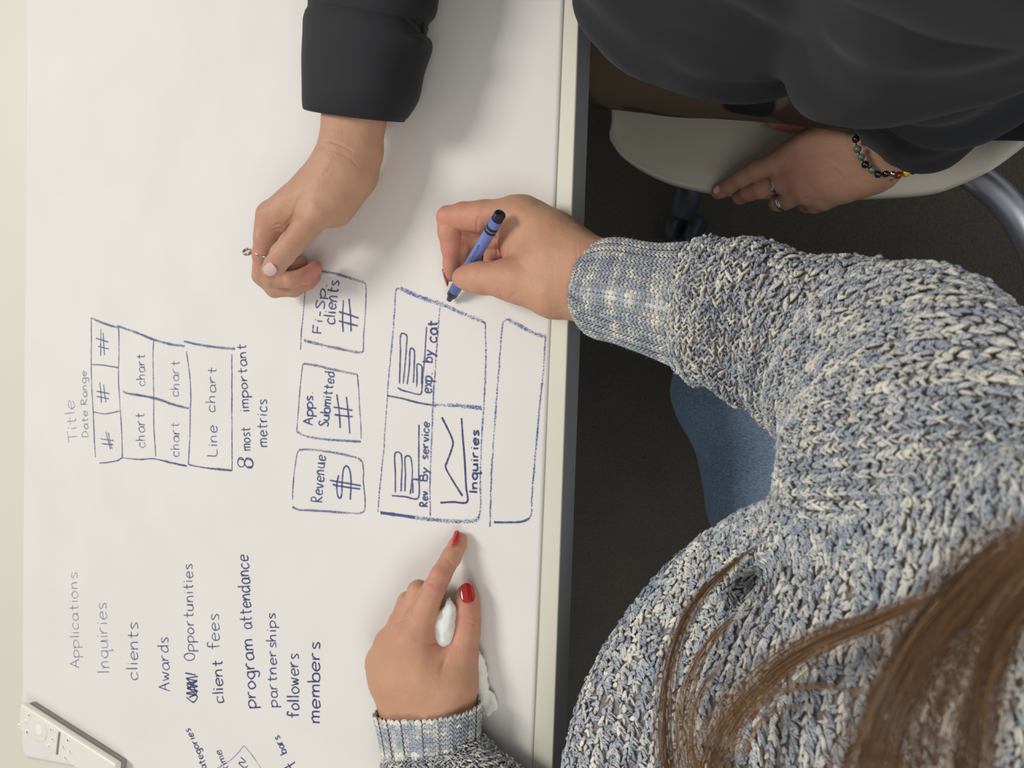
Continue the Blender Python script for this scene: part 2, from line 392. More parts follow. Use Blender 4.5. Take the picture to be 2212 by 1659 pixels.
ink(fr, L_("75,1158 130,1155 200,1162 330,1182 430,1208 462,1235;455,1540 420,1543 300,1535 150,1525 80,1522 35,1505", B['sc'], B['off']), 4.0, m_cray, .0, 'thick blue ends of the first small box')
# the large box with four cells
ink(fr, L_("555,1532 562,1430 570,1350 590,1150 600,1000 612,828 625,660 640,500 655,320 665,190 690,178;1190,378 1205,400 1208,500 1210,600 1200,850 1190,1000 1180,1200 1176,1350 1178,1500 1165,1572;"
           "932,280 915,500 900,700 888,870 880,1100 872,1350 873,1560", B['sc'], B['off']), 3.2, m_grain, .02, 'thin blue lines of the large four cell box', wob=.8)
ink(fr, L_("612,828 700,845 800,872 880,885", B['sc'], B['off']), 3.4, m_cray, .3, 'blue divider of the large four cell box')
ink(fr, L_("690,178 800,225 870,250 930,270 1050,320 1120,352 1195,380;1170,1565 1140,1588 1080,1593 1000,1592 870,1580 780,1568;880,885 1000,888 1080,893 1185,905", B['sc'], B['off']), 6.4, m_grain, -.04, 'thick grainy blue lines of the large four cell box', wob=.9)
ink(fr, L_("569,1539 640,1548 700,1556 780,1568", B['sc'], B['off']), 4.5, m_cray, .35, 'thick blue corner of the large four cell box')
ink('drawn_chart', L_("640,1435 720,1442 800,1447 803,1300 803,1150 803,1005;660,1415 660,1300 658,1182 693,1180 702,1240 700,1300 695,1410;718,1410 722,1300 720,1205 752,1203 764,1290 752,1425;768,1420 766,1370 768,1337 800,1338", B['sc'], B['off']), 3.0, m_cray, .32, 'drawn bar chart of revenue', wob=.3)
ink('drawn_chart', L_("675,780 700,795 740,806 810,820 822,770 828,690 838,600 850,410;685,755 688,650 690,550 692,458 728,465 726,540 722,600 708,755;732,760 745,650 750,548 775,558 774,650 770,750;790,775 792,700 792,640 820,650 821,700 820,760", B['sc'], B['off']), 3.0, m_cray, .32, 'drawn bar chart of expenses', wob=.3)
ink('drawn_chart', L_("935,1478 1010,1474 1095,1473 1090,1380 1080,1200 1070,1080 1062,965;1068,1437 1010,1345 967,1265 975,1230 1000,1160 1010,1110 985,1045 942,960", B['sc'], B['off']), 3.3, m_crayd, .35, 'drawn line chart', wob=.3)
word('exp.', 878, 815, 886, 690, 66, 3.0, press=.35, **B); word('by', 886, 628, 892, 550, 62, 3.0, press=.35, **B); word('cat', 908, 505, 914, 372, 62, 3.2, mat_=m_crayd, press=.4, **B)
word('Rev.', 855, 1500, 858, 1395, 46, 2.9, press=.35, **B); word('By', 855, 1345, 862, 1262, 46, 2.9, press=.35, **B); word('service', 858, 1215, 866, 985, 48, 2.9, press=.35, **B)
word('Inquiries', 1157, 1418, 1167, 1035, 48, 3.0, mat_=m_crayd, press=.35, **B)
# the open box below
ink(fr, L_("1235,1625 1238,1500 1240,1400 1250,1200 1260,1050 1275,850 1285,700 1300,500 1310,400 1325,372 1345,365;1570,470 1560,650 1545,800 1530,950 1500,1300 1490,1450 1485,1540 1470,1575", B['sc'], B['off']), 3.2, m_grain, .02, 'thin blue lines of the lowest box', wob=.8)
ink(fr, L_("1345,365 1390,390 1450,422 1510,452 1570,470", B['sc'], B['off']), 5.4, m_grain, -.04, 'thick upper end of the lowest box', wob=.8)
ink(fr, L_("1470,1575 1440,1590 1400,1596 1340,1598 1260,1597", B['sc'], B['off']), 3.4, m_cray, .35, 'lower end of the lowest box')
# list of words
word('Applications', 242, 938, 224, 250, 66, 2.1, mat_=m_crayl, press=.22, **C); word('Inquiries', 452, 972, 432, 468, 80, 2.1, mat_=m_crayl, press=.25, **C)
word('clients', 655, 1022, 660, 608, 80, 2.5, press=.3, **C); word('Awards', 888, 1105, 875, 712, 78, 2.5, press=.3, **C)
word('Opportunities', 1066, 885, 1050, 190, 72, 2.4, press=.3, **C); word('client', 1276, 1190, 1262, 878, 78, 2.9, mat_=m_crayd, press=.3, **C); word('fees', 1248, 802, 1240, 545, 86, 2.4, press=.3, **C)
word('program', 1512, 1222, 1484, 728, 86, 2.9, mat_=m_crayd, press=.3, **C); word('attendance', 1480, 655, 1452, 122, 88, 2.7, mat_=m_crayd, press=.3, **C)
word('partnerships', 1662, 1215, 1648, 540, 68, 2.4, press=.35, **C); word('followers', 1818, 1292, 1812, 832, 84, 2.6, mat_=m_crayd, press=.35, **C); word('members', 1966, 1328, 1966, 750, 84, 3.0, mat_=m_crayd, press=.35, **C)
ink('drawn_scribble', L_("1010,1150 1060,1185 1085,1140 1010,1120 1090,1105 1015,1085 1088,1070 1012,1050 1085,1035 1015,1015 1090,1000;1005,1010 1050,1060 1080,1120 1030,1150;1000,975 1075,990;1020,1090 1085,1025;1010,1060 1080,1140", C['sc'], C['off']), 2.8, m_crayd, .4, 'scribbled out word')
word('ategories', 498, 868, 224, 230, 105, 2.3, mat_=m_crayd, press=.35, curve=-3, **Z); word('time', 850, 880, 716, 570, 110, 2.1, mat_=m_crayd, press=.3, **Z)
word('bars', 1775, 620, 1650, 350, 115, 2.6, press=.35, **Z)
ink(sg, L_("1905,775 1830,830 1730,880;1790,805 1835,870 1860,900", Z['sc'], Z['off']), 2.7, m_crayd, .3, 'drawn plus sign')
ink(sg, L_("1040,700 1115,780 1010,790 1100,880;1150,840 1100,880", Z['sc'], Z['off']), 2.1, m_crayd, .3, 'drawn zigzag')
ink(fr, L_("600,910 720,850 860,760 960,670 1030,590 1088,515;1088,515 1180,620 1300,780 1400,960", Z['sc'], Z['off']), 1.8, m_crayl, .1, 'faint drawn diamond outline')

# ------------------------------------------------------------------ remote control
m_rem = simple('white_satin_plastic', srgb(232, 230, 218), .38, noise=30, var=.02)
m_remb = simple('white_button_rubber', srgb(240, 239, 230), .55, var=.02)
m_remg = simple('grey_underside_plastic', srgb(150, 146, 140), .5, var=.04)
m_mark = simple('dark_print', srgb(84, 74, 68), .6, var=.05)
RZ = TZ + .0175
ra = P(43, 1519, RZ); rb = P(250, 1652, RZ); rl = float(np.linalg.norm(rb - ra)); rd = unit(rb - ra)
rs = np.array([rd[1], -rd[0], 0]);
if (P(36, 1571, RZ) - ra).dot(rs) < 0: rs = -rs
RW = abs(float((P(31, 1572, RZ) - ra).dot(rs)))
rang = math.atan2(rd[1], rd[0])
rc = (ra + rd * rl / 2 + rs * RW / 2)
remote = empty('remote_control', (rc[0], rc[1], TZ + .001), label='slim white remote control with round buttons at the sheet corner', cat='remote control')
def rprism(z0, z1, inset=0.0):
    v, f = box((rc[0], rc[1], (z0 + z1) / 2), (rl - 2 * inset, RW - 2 * inset, z1 - z0), rang); return v, f
bevel(obj('shell', *rprism(RZ - .0085, RZ), m_rem, remote, smooth=False), .0032, 4)
bevel(obj('underside', *rprism(RZ - .0160, RZ - .0086, .0022), m_remg, remote, smooth=False), .002, 2)
def rbtn(zx, zy, r, mark=None, mat_=None, name='button', hh=.0006):
    p = P(zx / 6.9125, 1450 + zy / 6.9125, RZ)
    V, Fq = lathe((p[0], p[1], RZ - .0005), (p[0], p[1], RZ + hh), [(0, r), (.0005 + hh * .6, r), (.0005 + hh, r * .8), (.0005 + hh, 0)], 20)
    o = obj(name, V, Fq, mat_ or m_remb, remote)
    if mark:
        parts = []
        for dx, dy, sx, sy in mark:
            q = p + rd * dx * .0008 + rs * dy * .0008
            parts.append(box((q[0], q[1], RZ + hh + .0001), (sx * .0008, sy * .0008, .0002), rang + .6))
        link('printed_mark', mesh_np('printed_mark', *join(parts), m_mark, False), o)
    return p
rbtn(290, 815, .0031, [(0, 0, 2.2, .5), (0, 0, .5, 2.2)]); rbtn(392, 752, .0031, [(0, 0, 1.5, .6), (0, .9, 1.5, .5)]); rbtn(440, 655, .0031, [(-.7, 0, .8, 2.6), (.6, 0, .8, 2.6)])
rbtn(408, 905, .0034, [(0, 0, 1.6, 3), (1.8, 0, .6, 3)])
rbtn(768, 868, .0031, [(0, 0, 1.2, 3)]); rbtn(785, 1015, .0031, [(0, 0, 1.6, 2.2)]); rbtn(737, 1118, .0031, [(0, -.6, .5, 2), (.8, .6, 1.6, .5)])
rbtn(1018, 1028, .0031, [(-.9, 0, .5, 3), (0, 0, .5, 3), (.9, 0, .5, 3)]); rbtn(955, 1130, .0031, [(0, 0, 1.2, 4)]); rbtn(1052, 1198, .0031, [(0, 0, .8, 3.6)]); rbtn(983, 1290, .0031, [(0, 0, 1.0, 4.2)])
pr_ = P(597 / 6.9125, 1450 + 878 / 6.9125, RZ)
V, Fq = lathe((pr_[0], pr_[1], RZ - .0002), (pr_[0], pr_[1], RZ + .001), [(0, .0142), (.0007, .0140), (.0009, .0132), (.0005, .0075), (.0005, 0)], 40)
obj('direction_ring', V, Fq, m_rem, remote); rbtn(588, 880, .0072, name='centre_button', hh=.0008)
s0 = P(893 / 6.9125, 1450 + 905 / 6.9125, RZ); s1 = P(856 / 6.9125, 1450 + 1238 / 6.9125, RZ)
sm = (s0 + s1) / 2; v, f = box((sm[0], sm[1], RZ + .0005), (.0022, float(np.linalg.norm(s1 - s0)), .0022), math.atan2(s1[1] - s0[1], s1[0] - s0[0]) - math.pi / 2)
bevel(obj('rocker_key', v, f, m_remg, remote, smooth=False), .0006, 2)
# ------------------------------------------------------------------ smooth bodies from rounded cones
def smin(a, b, k):
    h = np.maximum(k - np.abs(a - b), 0) / k
    return np.minimum(a, b) - h * h * k * .25
def cone(p, a, b, r1, r2):
    ba = b - a; L = max(float(ba.dot(ba)), 1e-12); t = np.clip(((p - a) @ ba) / L, 0, 1)
    return np.linalg.norm(p - a - t[:, None] * ba, axis=1) - (r1 + (r2 - r1) * t)
def chain(p, pts, rad, k=.003):
    d = None
    for i in range(len(pts) - 1):
        c = cone(p, pts[i], pts[i + 1], rad[i], rad[i + 1]); d = c if d is None else smin(d, c, k)
    return d
def surface_nets(fn, lo, hi, res):
    lo = np.array(lo, float); hi = np.array(hi, float); B = 4
    nb = np.ceil((hi - lo) / (res * B)).astype(int) + 1; n = nb * B
    ax = [lo[i] + (np.arange(nb[i]) * B + (B - 1) / 2) * res for i in range(3)]
    G = np.stack(np.meshgrid(*ax, indexing='ij'), -1).reshape(-1, 3)
    dc = fn(G).reshape(nb)
    act = np.abs(dc) < res * B * 1.35
    D = np.repeat(np.repeat(np.repeat(np.where(dc > 0, 1., -1.), B, 0), B, 1), B, 2).astype(np.float32)
    bi = np.argwhere(act); o = np.stack(np.meshgrid(*[np.arange(B)] * 3, indexing='ij'), -1).reshape(-1, 3)
    idx = (bi[:, None] * B + o[None]).reshape(-1, 3)
    for s in range(0, len(idx), 400000):
        q = idx[s:s + 400000]; D[q[:, 0], q[:, 1], q[:, 2]] = fn(lo + q * res)
    S = D < 0
    cell = np.zeros(tuple(n - 1), np.int8); cs = {}
    for c in [(x, y, z) for x in (0, 1) for y in (0, 1) for z in (0, 1)]:
        cell += S[c[0]:n[0] - 1 + c[0], c[1]:n[1] - 1 + c[1], c[2]:n[2] - 1 + c[2]]
    ci = np.argwhere((cell > 0) & (cell < 8))
    vid = -np.ones(tuple(n - 1), np.int64); vid[ci[:, 0], ci[:, 1], ci[:, 2]] = np.arange(len(ci))
    acc = np.zeros((len(ci), 3)); cnt = np.zeros(len(ci))
    cor = [(x, y, z) for x in (0, 1) for y in (0, 1) for z in (0, 1)]
    for i in range(8):
        for j in range(i + 1, 8):
            a, b = np.array(cor[i]), np.array(cor[j])
            if abs(a - b).sum() != 1: continue
            A = ci + a; Bq = ci + b; va = D[A[:, 0], A[:, 1], A[:, 2]]; vb = D[Bq[:, 0], Bq[:, 1], Bq[:, 2]]
            m = (va < 0) != (vb < 0); t = np.where(m, va / np.where(m, va - vb, 1), 0)
            acc += m[:, None] * (a + t[:, None] * (b - a)); cnt += m
    V = lo + (ci + acc / cnt[:, None]) * res
    Fs = []
    for axn in range(3):
        u, v = (axn + 1) % 3, (axn + 2) % 3
        sl = [slice(None)] * 3; sl2 = [slice(None)] * 3; sl[axn] = slice(0, n[axn] - 1); sl2[axn] = slice(1, n[axn])
        ed = np.argwhere(S[tuple(sl)] != S[tuple(sl2)])
        ed = ed[(ed[:, u] > 0) & (ed[:, v] > 0) & (ed[:, u] < n[u] - 1) & (ed[:, v] < n[v] - 1)]
        if not len(ed): continue
        q = []
        for du, dv in ((-1, -1), (0, -1), (0, 0), (-1, 0)):
            e = ed.copy(); e[:, u] += du; e[:, v] += dv; q.append(vid[e[:, 0], e[:, 1], e[:, 2]])
        q = np.stack(q, 1); fl = ~S[ed[:, 0], ed[:, 1], ed[:, 2]]; q[fl] = q[fl][:, ::-1]
        Fs.append(q)
    Fq = np.concatenate(Fs); Fq = Fq[(Fq >= 0).all(1)]
    return V, Fq
def normals(V, Fq):
    a = np.cross(V[Fq[:, 2]] - V[Fq[:, 0]], V[Fq[:, 3 if Fq.shape[1] == 4 else 1]] - V[Fq[:, 1]])
    N = np.zeros_like(V)
    for k in range(Fq.shape[1]): np.add.at(N, Fq[:, k], a)
    return unit(N)
def relax(V, Fq, it=3, lam=.5):
    e = np.concatenate([np.stack([Fq[:, k], Fq[:, (k + 1) % Fq.shape[1]]], 1) for k in range(Fq.shape[1])])
    for _ in range(it):
        S = np.zeros_like(V); c = np.zeros(len(V))
        np.add.at(S, e[:, 0], V[e[:, 1]]); np.add.at(c, e[:, 0], 1); np.add.at(S, e[:, 1], V[e[:, 0]]); np.add.at(c, e[:, 1], 1)
        V = V + lam * (S / np.maximum(c, 1)[:, None] - V)
    return V
def bbox_of(pts, rads, pad=.004):
    p = np.concatenate([np.asarray(q) for q in pts]); r = max(max(q) for q in rads)
    return p.min(0) - r - pad, p.max(0) + r + pad

def Q(s, mode='T'):
    """'px,py,mm,r px,py,mm,r ...' -> points, radii(m)"""
    a = np.array([[float(k_) for k_ in q.split(',')] for q in s.split()])
    return P(a[:, 0], a[:, 1], (TZ if mode == 'T' else 0) + a[:, 2] / 1000), a[:, 3] / 1000

def hand(palm, fingers, kp=.012, kf=.006, res=.0008, creases=(), base=None, pink=(), floor=None, mode='T', kk=.0012):
    """palm: chains blended broadly; fingers: chains kept apart; creases: px polylines (pts, width mm, depth mm)"""
    pc = [Q(s, mode) for s in palm]; fc = [Q(s, mode) for s in fingers]
    def fn(p):
        d = None
        for a, r in pc:
            c = chain(p, a, r, .004); d = c if d is None else smin(d, c, kp)
        f = None
        for a, r in fc:
            c = chain(p, a, r, .0025); f = c if f is None else smin(f, c, kk)
        return smin(d, f, kf)
    lo, hi = bbox_of([a for a, _ in pc + fc], [r for _, r in pc + fc])
    V, Fq = surface_nets(fn, lo, hi, res)
    V = relax(V, Fq, 2)
    N = normals(V, Fq); px, py = PIX(V); up = (N * unit(np.array([0, 0, CAMZ]) - V)).sum(1) > .05
    q = np.stack([px, py], 1)
    # gentle muscle and tendon unevenness, then creases
    V = V + N * (.0005 * vnoise(V * 60, 21) + .00025 * vnoise(V * 160, 22))[:, None]
    for pl, w, dep in creases:
        pl = np.array([[float(k_) for k_ in s_.split(',')] for s_ in pl.split()]); pl = cr(pl, 40) if len(pl) > 2 else cr(np.stack([pl[0], pl.mean(0), pl[-1]]), 40)
        near = up & (px > pl[:, 0].min() - 30) & (px < pl[:, 0].max() + 30) & (py > pl[:, 1].min() - 30) & (py < pl[:, 1].max() + 30)
        i = np.nonzero(near)[0]
        if not len(i): continue
        dd = np.linalg.norm(q[i][:, None] - pl[None], axis=2); j = dd.argmin(1); dm = dd[np.arange(len(i)), j]
        fade = np.sin(np.clip(j / 39, .04, .96) * math.pi) ** .6
        V[i] -= N[i] * ((1.5 if 0 < dep and w < 1 else 1) * dep / 1000 * fade * np.exp(-(dm / (w * 2.6)) ** 2))[:, None]
    pk = np.full(len(V), .0)
    for x, y, r, a in pink:
        pk = np.maximum(pk, a * np.exp(-((px - x) ** 2 + (py - y) ** 2) / r ** 2))
    return V, Fq, pk, fc

def skin_mat(name, base, pinkc, deep):
    t = NT(name)
    n1 = t.noise(38, 4); n2 = t.noise(260, 3)
    c = t.mix(t.math('MULTIPLY', n1, .55), base, deep)
    c = t.mix(t.attr('pink'), c, pinkc)
    c = t.mix(t.math('MULTIPLY', n2, .16), c, deep)
    t.l(c, t.b.inputs['Base Color'])
    t.b.inputs['Roughness'].default_value = .5; t.b.inputs['Specular IOR Level'].default_value = .35
    t.b.inputs['Subsurface Weight'].default_value = .12; t.b.inputs['Subsurface Radius'].default_value = (1, .35, .2); t.b.inputs['Subsurface Scale'].default_value = .003
    vo = t.n('ShaderNodeTexVoronoi', feature='DISTANCE_TO_EDGE'); vo.inputs['Scale'].default_value = 900
    tc = t.n('ShaderNodeTexCoord'); mp = t.n('ShaderNodeMapping'); mp.inputs['Scale'].default_value = (1.0, .55, 1.0); mp.inputs['Rotation'].default_value = (0, 0, .6)
    t.l(tc.outputs['Object'], mp.inputs[0]); t.l(mp.outputs[0], vo.inputs['Vector'])
    h = t.math('ADD', t.math('MULTIPLY', t.math('MINIMUM', vo.outputs['Distance'], .25), 1.6), t.noise(500, 3))
    t.bump(h, .00022, .8)
    return t.m
m_skin = skin_mat('warm_skin', srgb(206, 160, 130), srgb(204, 132, 120), srgb(178, 124, 98))
m_skin2 = skin_mat('tanned_skin', srgb(200, 158, 130), srgb(188, 116, 108), srgb(168, 120, 98))

def nail_mesh(c, d, nrm, length, width, R, thick=.0006, tipround=1.0):
    """curved nail plate: d along the finger to the tip, nrm outward"""
    d = unit(d); nrm = unit(nrm - d * np.dot(nrm, d)); s = np.cross(d, nrm)
    nu, nv = 13, 17; out = []
    for lay in (0, 1):
        v = np.linspace(-1, 1, nv)
        hw = width / 2 * np.where(v > 0, np.sqrt(np.maximum(1 - np.abs(v) ** (2.0 / tipround + .6), 0)), np.sqrt(np.maximum(1 - np.abs(v) ** 2.6, 0)))
        u = np.linspace(-1, 1, nu)
        X = u[:, None] * hw[None]; ang = X / R
        z = R * (np.cos(ang) - 1) + (thick if lay else 0) - .0005 * np.abs(v[None]) ** 2
        out.append((c + s * (R * np.sin(ang))[..., None] + d * (v[None, :, None] * length / 2) + nrm * z[..., None]).reshape(-1, 3))
    V = np.concatenate(out); f = gridfaces(nu, nv)
    rim = np.concatenate([np.arange(nv), np.arange(1, nu) * nv + nv - 1, (nu - 1) * nv + np.arange(nv - 2, -1, -1), np.arange(nu - 2, 0, -1) * nv])
    rf = np.stack([rim, np.roll(rim, -1), np.roll(rim, -1) + nu * nv, rim + nu * nv], 1)
    return V, np.concatenate([f[:, ::-1], f + nu * nv, rf])
# ------------------------------------------------------------------ woman in the knitted sweater
girl = empty('person', (0.25, -0.2, 0), label='person in a chunky blue and white knitted sweater writing with a crayon', cat='person')
def zc(s, sc, ox, oy):
    """crop pixels 'x,y,mm,r ...' -> full frame"""
    out = []
    for q in s.split():
        a = q.split(','); out.append('%f,%f' % (ox + float(a[0]) / sc, oy + float(a[1]) / sc) + ''.join(',' + k_ for k_ in a[2:]))
    return ' '.join(out)
# right hand holding the crayon
R1 = lambda s: zc(s, 4.609, 900, 380)
RH = hand(
    palm=['1330,570,36,17 1262,568,37,18 1190,512,33,15 1108,470,30,13', '1330,640,34,17 1262,640,35,18 1195,630,40,19 1110,606,42,15.5',
          '1262,600,34,20 1190,560,35,20 1130,530,27,13', '1262,575,26,18 1190,512,24,15 1135,466,24,13', '1250,560,20,16 1200,520,18,15.5 1160,490,17,14', '1128,548,24,11 1102,532,22,8.5'],
    fingers=['1125,464,30,12.8 1045,468,32,12.4 1000,468,33,11 968,468,32,8.6 971,500,29,9.2 975,535,25,8.2 976,570,19,7.4 972,594,15,5.8',
             '1120,606,42,14.5 1080,603,42,12.8 1040,601,41,12.4 1015,600,38,10.8 1001,600,35,8.6',
             '1140,480,20,11 1060,492,18,9.5 1010,500,16,8.5 1004,540,16,8 1006,580,11,7', '1150,500,16,10 1070,515,14,9 1028,520,13,8 1022,556,10,7.5 1030,590,8.5,7',
             '1165,515,12,10 1100,535,10,8.5 1065,540,9,7.5 1060,570,8,7'],
    kp=.014, kf=.007, res=.0008,
    creases=[(R1('460,850 560,835 700,838 820,825 880,800'), .6, .5), (R1('300,430 370,500 450,565 520,588 600,575'), 1.0, .9), (R1('600,570 600,470 625,400'), .9, .5),
             (R1('790,620 795,720 800,820'), .8, .7), (R1('870,1240 830,1180 815,1110'), .8, .5), (R1('860,820 905,740 890,690'), 1.0, .5),
             (R1('640,400 690,520 730,600'), 1.2, .35), (R1('1590,640 1600,900 1580,1180'), .8, .3), (R1('230,715 300,722 380,712 455,705'), .6, .35),
             (R1('980,840 1060,900 1100,980'), 1.6, .25), (R1('1640,700 1650,1000 1600,1300'), .8, .25), (R1('900,1230 990,1160 1010,1080'), 1.2, .3)],
    pink=[(975, 540, 50, .8), (965, 470, 40, .7), (1020, 480, 50, .6), (1010, 600, 45, .25), (1075, 545, 22, .8), (1060, 640, 60, .25), (1130, 570, 60, .15)])
# left hand pointing
L1 = lambda s: zc(s, 3.078, 760, 1120)
LH = hand(
    palm=[L1('360,1450,28,17 385,1280,28,19 320,1050,32,20 380,800,34,15'), L1('560,1450,28,17 560,1280,28,21 500,1050,32,22 455,820,34,14'),
          L1('690,1450,26,16 672,1270,24,19 672,1100,24,19 690,960,20,14'), L1('375,1250,22,19 272,1050,24,17 235,930,25,13.5 245,840,27,12'), L1('350,1250,22,16 248,1060,20,14 190,960,19,11'), L1('560,980,20,15 590,880,18,9')],
    fingers=[L1('430,830,33,13.5 492,610,33,10.6 545,470,32,9.3 590,380,27,8.6 660,255,16,7.9 700,180,10,7.3 716,135,8,5.6'),
             L1('330,850,31,12.5 395,620,31,10.2 440,480,28,8.8 470,520,14,8.5 480,640,9,8'), L1('250,880,27,12 325,690,26,10 372,555,22,8.8 410,640,11,8 430,740,8.5,7.4'),
             L1('192,960,20,11 262,800,19,9.2 312,680,16,8.4 345,750,8.6,7.4'),
             L1('700,1080,23,16 735,900,18,13 762,760,15,10.8 768,690,14,10.6 766,600,14,10.2 764,530,13,9.2 765,500,12.5,8')],
    kp=.016, kf=.008, res=.0008, kk=.004,
    creases=[(L1('480,480 500,440 530,425 550,450'), .8, .45), (L1('470,450 490,480 540,490'), .8, .4), (L1('495,440 440,500 390,600 345,665 270,712'), 1.1, .8),
             (L1('720,710 780,690 835,720'), .8, .4), (L1('735,665 780,655 830,668'), .7, .3), (L1('560,690 545,760 565,820 500,840'), 1.2, .7),
             (L1('520,840 580,830 640,860'), 1.3, .7), (L1('640,880 610,960 590,1030'), 1.8, 1.0), (L1('620,250 660,300 700,330'), .6, .25), (L1('480,720 540,700 560,670'), 1.2, .4)],
    pink=[(700 / 3.078 + 760, 1160, 30, .6), (590 / 3.078 + 760, 1120 + 420 / 3.078, 45, .6), (1009, 1320, 60, .55), (1000, 1400, 50, .3), (900, 1370, 60, .25), (935, 1400, 40, .5), (850, 1350, 50, .3)])
# hidden core of the body that carries the arms under the clothes
def core_fn(parts, k=.03):
    pc = [Q(s, 'A') for s in parts]
    def fn(p):
        d = None
        for a, r in pc:
            c_ = chain(p, a, r, .01); d = c_ if d is None else smin(d, c_, k)
        return d
    return fn, bbox_of([a for a, _ in pc], [r for _, r in pc])
cf, (lo, hi) = core_fn(['1300,605,774,14 1600,690,776,20 1960,800,835,22 2130,1000,890,24', '920,1520,766,16 960,1640,768,18 1300,1880,780,22 1700,1700,800,26 1900,1500,840,30',
                        '2150,1010,885,24 2200,1250,880,30 2000,1500,840,30', '2250,1250,840,50 2300,1300,760,110 2350,1350,560,120', '2330,1200,530,60 1760,850,505,55', '2330,1400,530,60 1850,1110,505,52',
                        '1760,850,505,55 1760,850,80,40', '1850,1110,505,52 1850,1110,80,40'])
CV, CF_ = surface_nets(cf, lo, hi, .008)
V, Fq = join([(RH[0], RH[1]), (LH[0], LH[1]), (CV, CF_)])
body = obj('body', V, Fq, m_skin, girl, attrs=dict(pink=np.concatenate([RH[2], LH[2], np.zeros(len(CV))])))
m_red = simple('red_nail_varnish', srgb(176, 34, 22), .12, coat=.8, var=.03)
up_ = np.array([0, 0, 1.0])
def nail(hnd, px, py, tx, ty, length, width, R, m, parent, label, bias=(0, 0, 0), lift=.0002):
    """seat a nail plate on the hand surface at pixel (px, py), pointing to (tx, ty)"""
    V0, F0 = hnd[0], hnd[1]; N0 = normals(V0, F0); x, y = PIX(V0); vw_ = unit(np.array([0, 0, CAMZ]) - V0)
    ok = (N0 * vw_).sum(1) > -.15; dd = np.where(ok, np.hypot(x - px, y - py), 1e9); i = int(dd.argmin()); c0 = V0[i]
    nb = np.linalg.norm(V0 - c0, axis=1) < .0035; n = unit(N0[nb].mean(0) + np.array(bias, float))
    dd2 = np.where(ok, np.hypot(x - tx, y - ty), 1e9); t_ = V0[int(dd2.argmin())]; d = t_ - c0; d = unit(d - n * d.dot(n))
    V, Fq = nail_mesh(c0 + n * lift + d * length * .06, d, n, length, width, R)
    return tag(obj('fingernail', V, Fq, m, parent), label)
nail(LH, 980, 1166, 986, 1149, .0168, .0120, .0066, m_red, girl, 'red painted nail on the pointing finger', (-.5, 0, .1), .0003)
nail(LH, 1010, 1284, 1008, 1270, .0168, .0130, .0088, m_red, girl, 'red painted nail on the left thumb')
nail(RH, 958, 598, 964, 612, .0150, .0098, .0060, m_red, girl, 'red painted nail on the finger behind the crayon', (-.35, 0, 0), -.0006)

# ------------------------------------------------------------------ knitting
def knit_mat(name, dark):
    t = NT(name); tone = t.attr('tone'); yu = t.attr('yu'); ya = t.attr('ya')
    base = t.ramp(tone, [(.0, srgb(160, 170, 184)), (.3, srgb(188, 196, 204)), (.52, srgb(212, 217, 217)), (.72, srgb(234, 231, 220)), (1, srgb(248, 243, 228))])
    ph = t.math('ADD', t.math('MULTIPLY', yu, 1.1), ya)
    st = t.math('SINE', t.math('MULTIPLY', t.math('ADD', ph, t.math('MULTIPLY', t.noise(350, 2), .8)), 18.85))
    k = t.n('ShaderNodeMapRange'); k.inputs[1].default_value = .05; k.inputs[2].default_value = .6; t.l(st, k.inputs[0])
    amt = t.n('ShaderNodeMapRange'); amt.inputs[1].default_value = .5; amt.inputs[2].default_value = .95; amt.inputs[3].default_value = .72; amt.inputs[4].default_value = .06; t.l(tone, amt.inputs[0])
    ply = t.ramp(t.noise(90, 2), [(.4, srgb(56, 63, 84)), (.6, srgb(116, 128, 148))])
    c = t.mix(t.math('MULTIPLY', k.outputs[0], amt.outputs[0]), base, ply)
    t.l(c, t.b.inputs['Base Color']); t.b.inputs['Roughness'].default_value = .8; t.b.inputs['Sheen Weight'].default_value = .15
    t.bump(t.math('ADD', st, t.math('MULTIPLY', t.noise(2200, 2), 1.5)), .0002, .7)
    return t.m
m_knit = knit_mat('marled_yarn', 0)
m_under = simple('knit_under_layer', srgb(150, 140, 138), .9, noise=500, var=.5)  # brownish grey layer that shows through the holes between stitches

_nr, _na = 5, 7
_y = np.linspace(0, 1, _nr); _a = np.linspace(0, 2 * math.pi, _na)
_rad = np.array([.12, .82, 1.0, .8, .1])
LT = np.stack([np.repeat(_y - .5, _na), (np.cos(_a)[None] * _rad[:, None]).ravel(), (np.sin(_a)[None] * _rad[:, None]).ravel() + np.repeat(-.6 * (2 * _y - 1) ** 2, _na)], 1)
LF = gridfaces(_nr, _na); LU = np.repeat(_y, _na); LA = np.tile(_a / (2 * math.pi), _nr)
def lobes(c, d, n, L, Wd, Hh):
    s = np.cross(n, d)
    V = (c[:, None] + LT[None, :, :1] * (d * L[:, None])[:, None] + LT[None, :, 1:2] * (s * Wd[:, None])[:, None] + LT[None, :, 2:3] * (n * Hh[:, None])[:, None])
    k = len(c); Fq = (LF[None] + (np.arange(k) * len(LT))[:, None, None]).reshape(-1, 4)
    return V.reshape(-1, 3), Fq
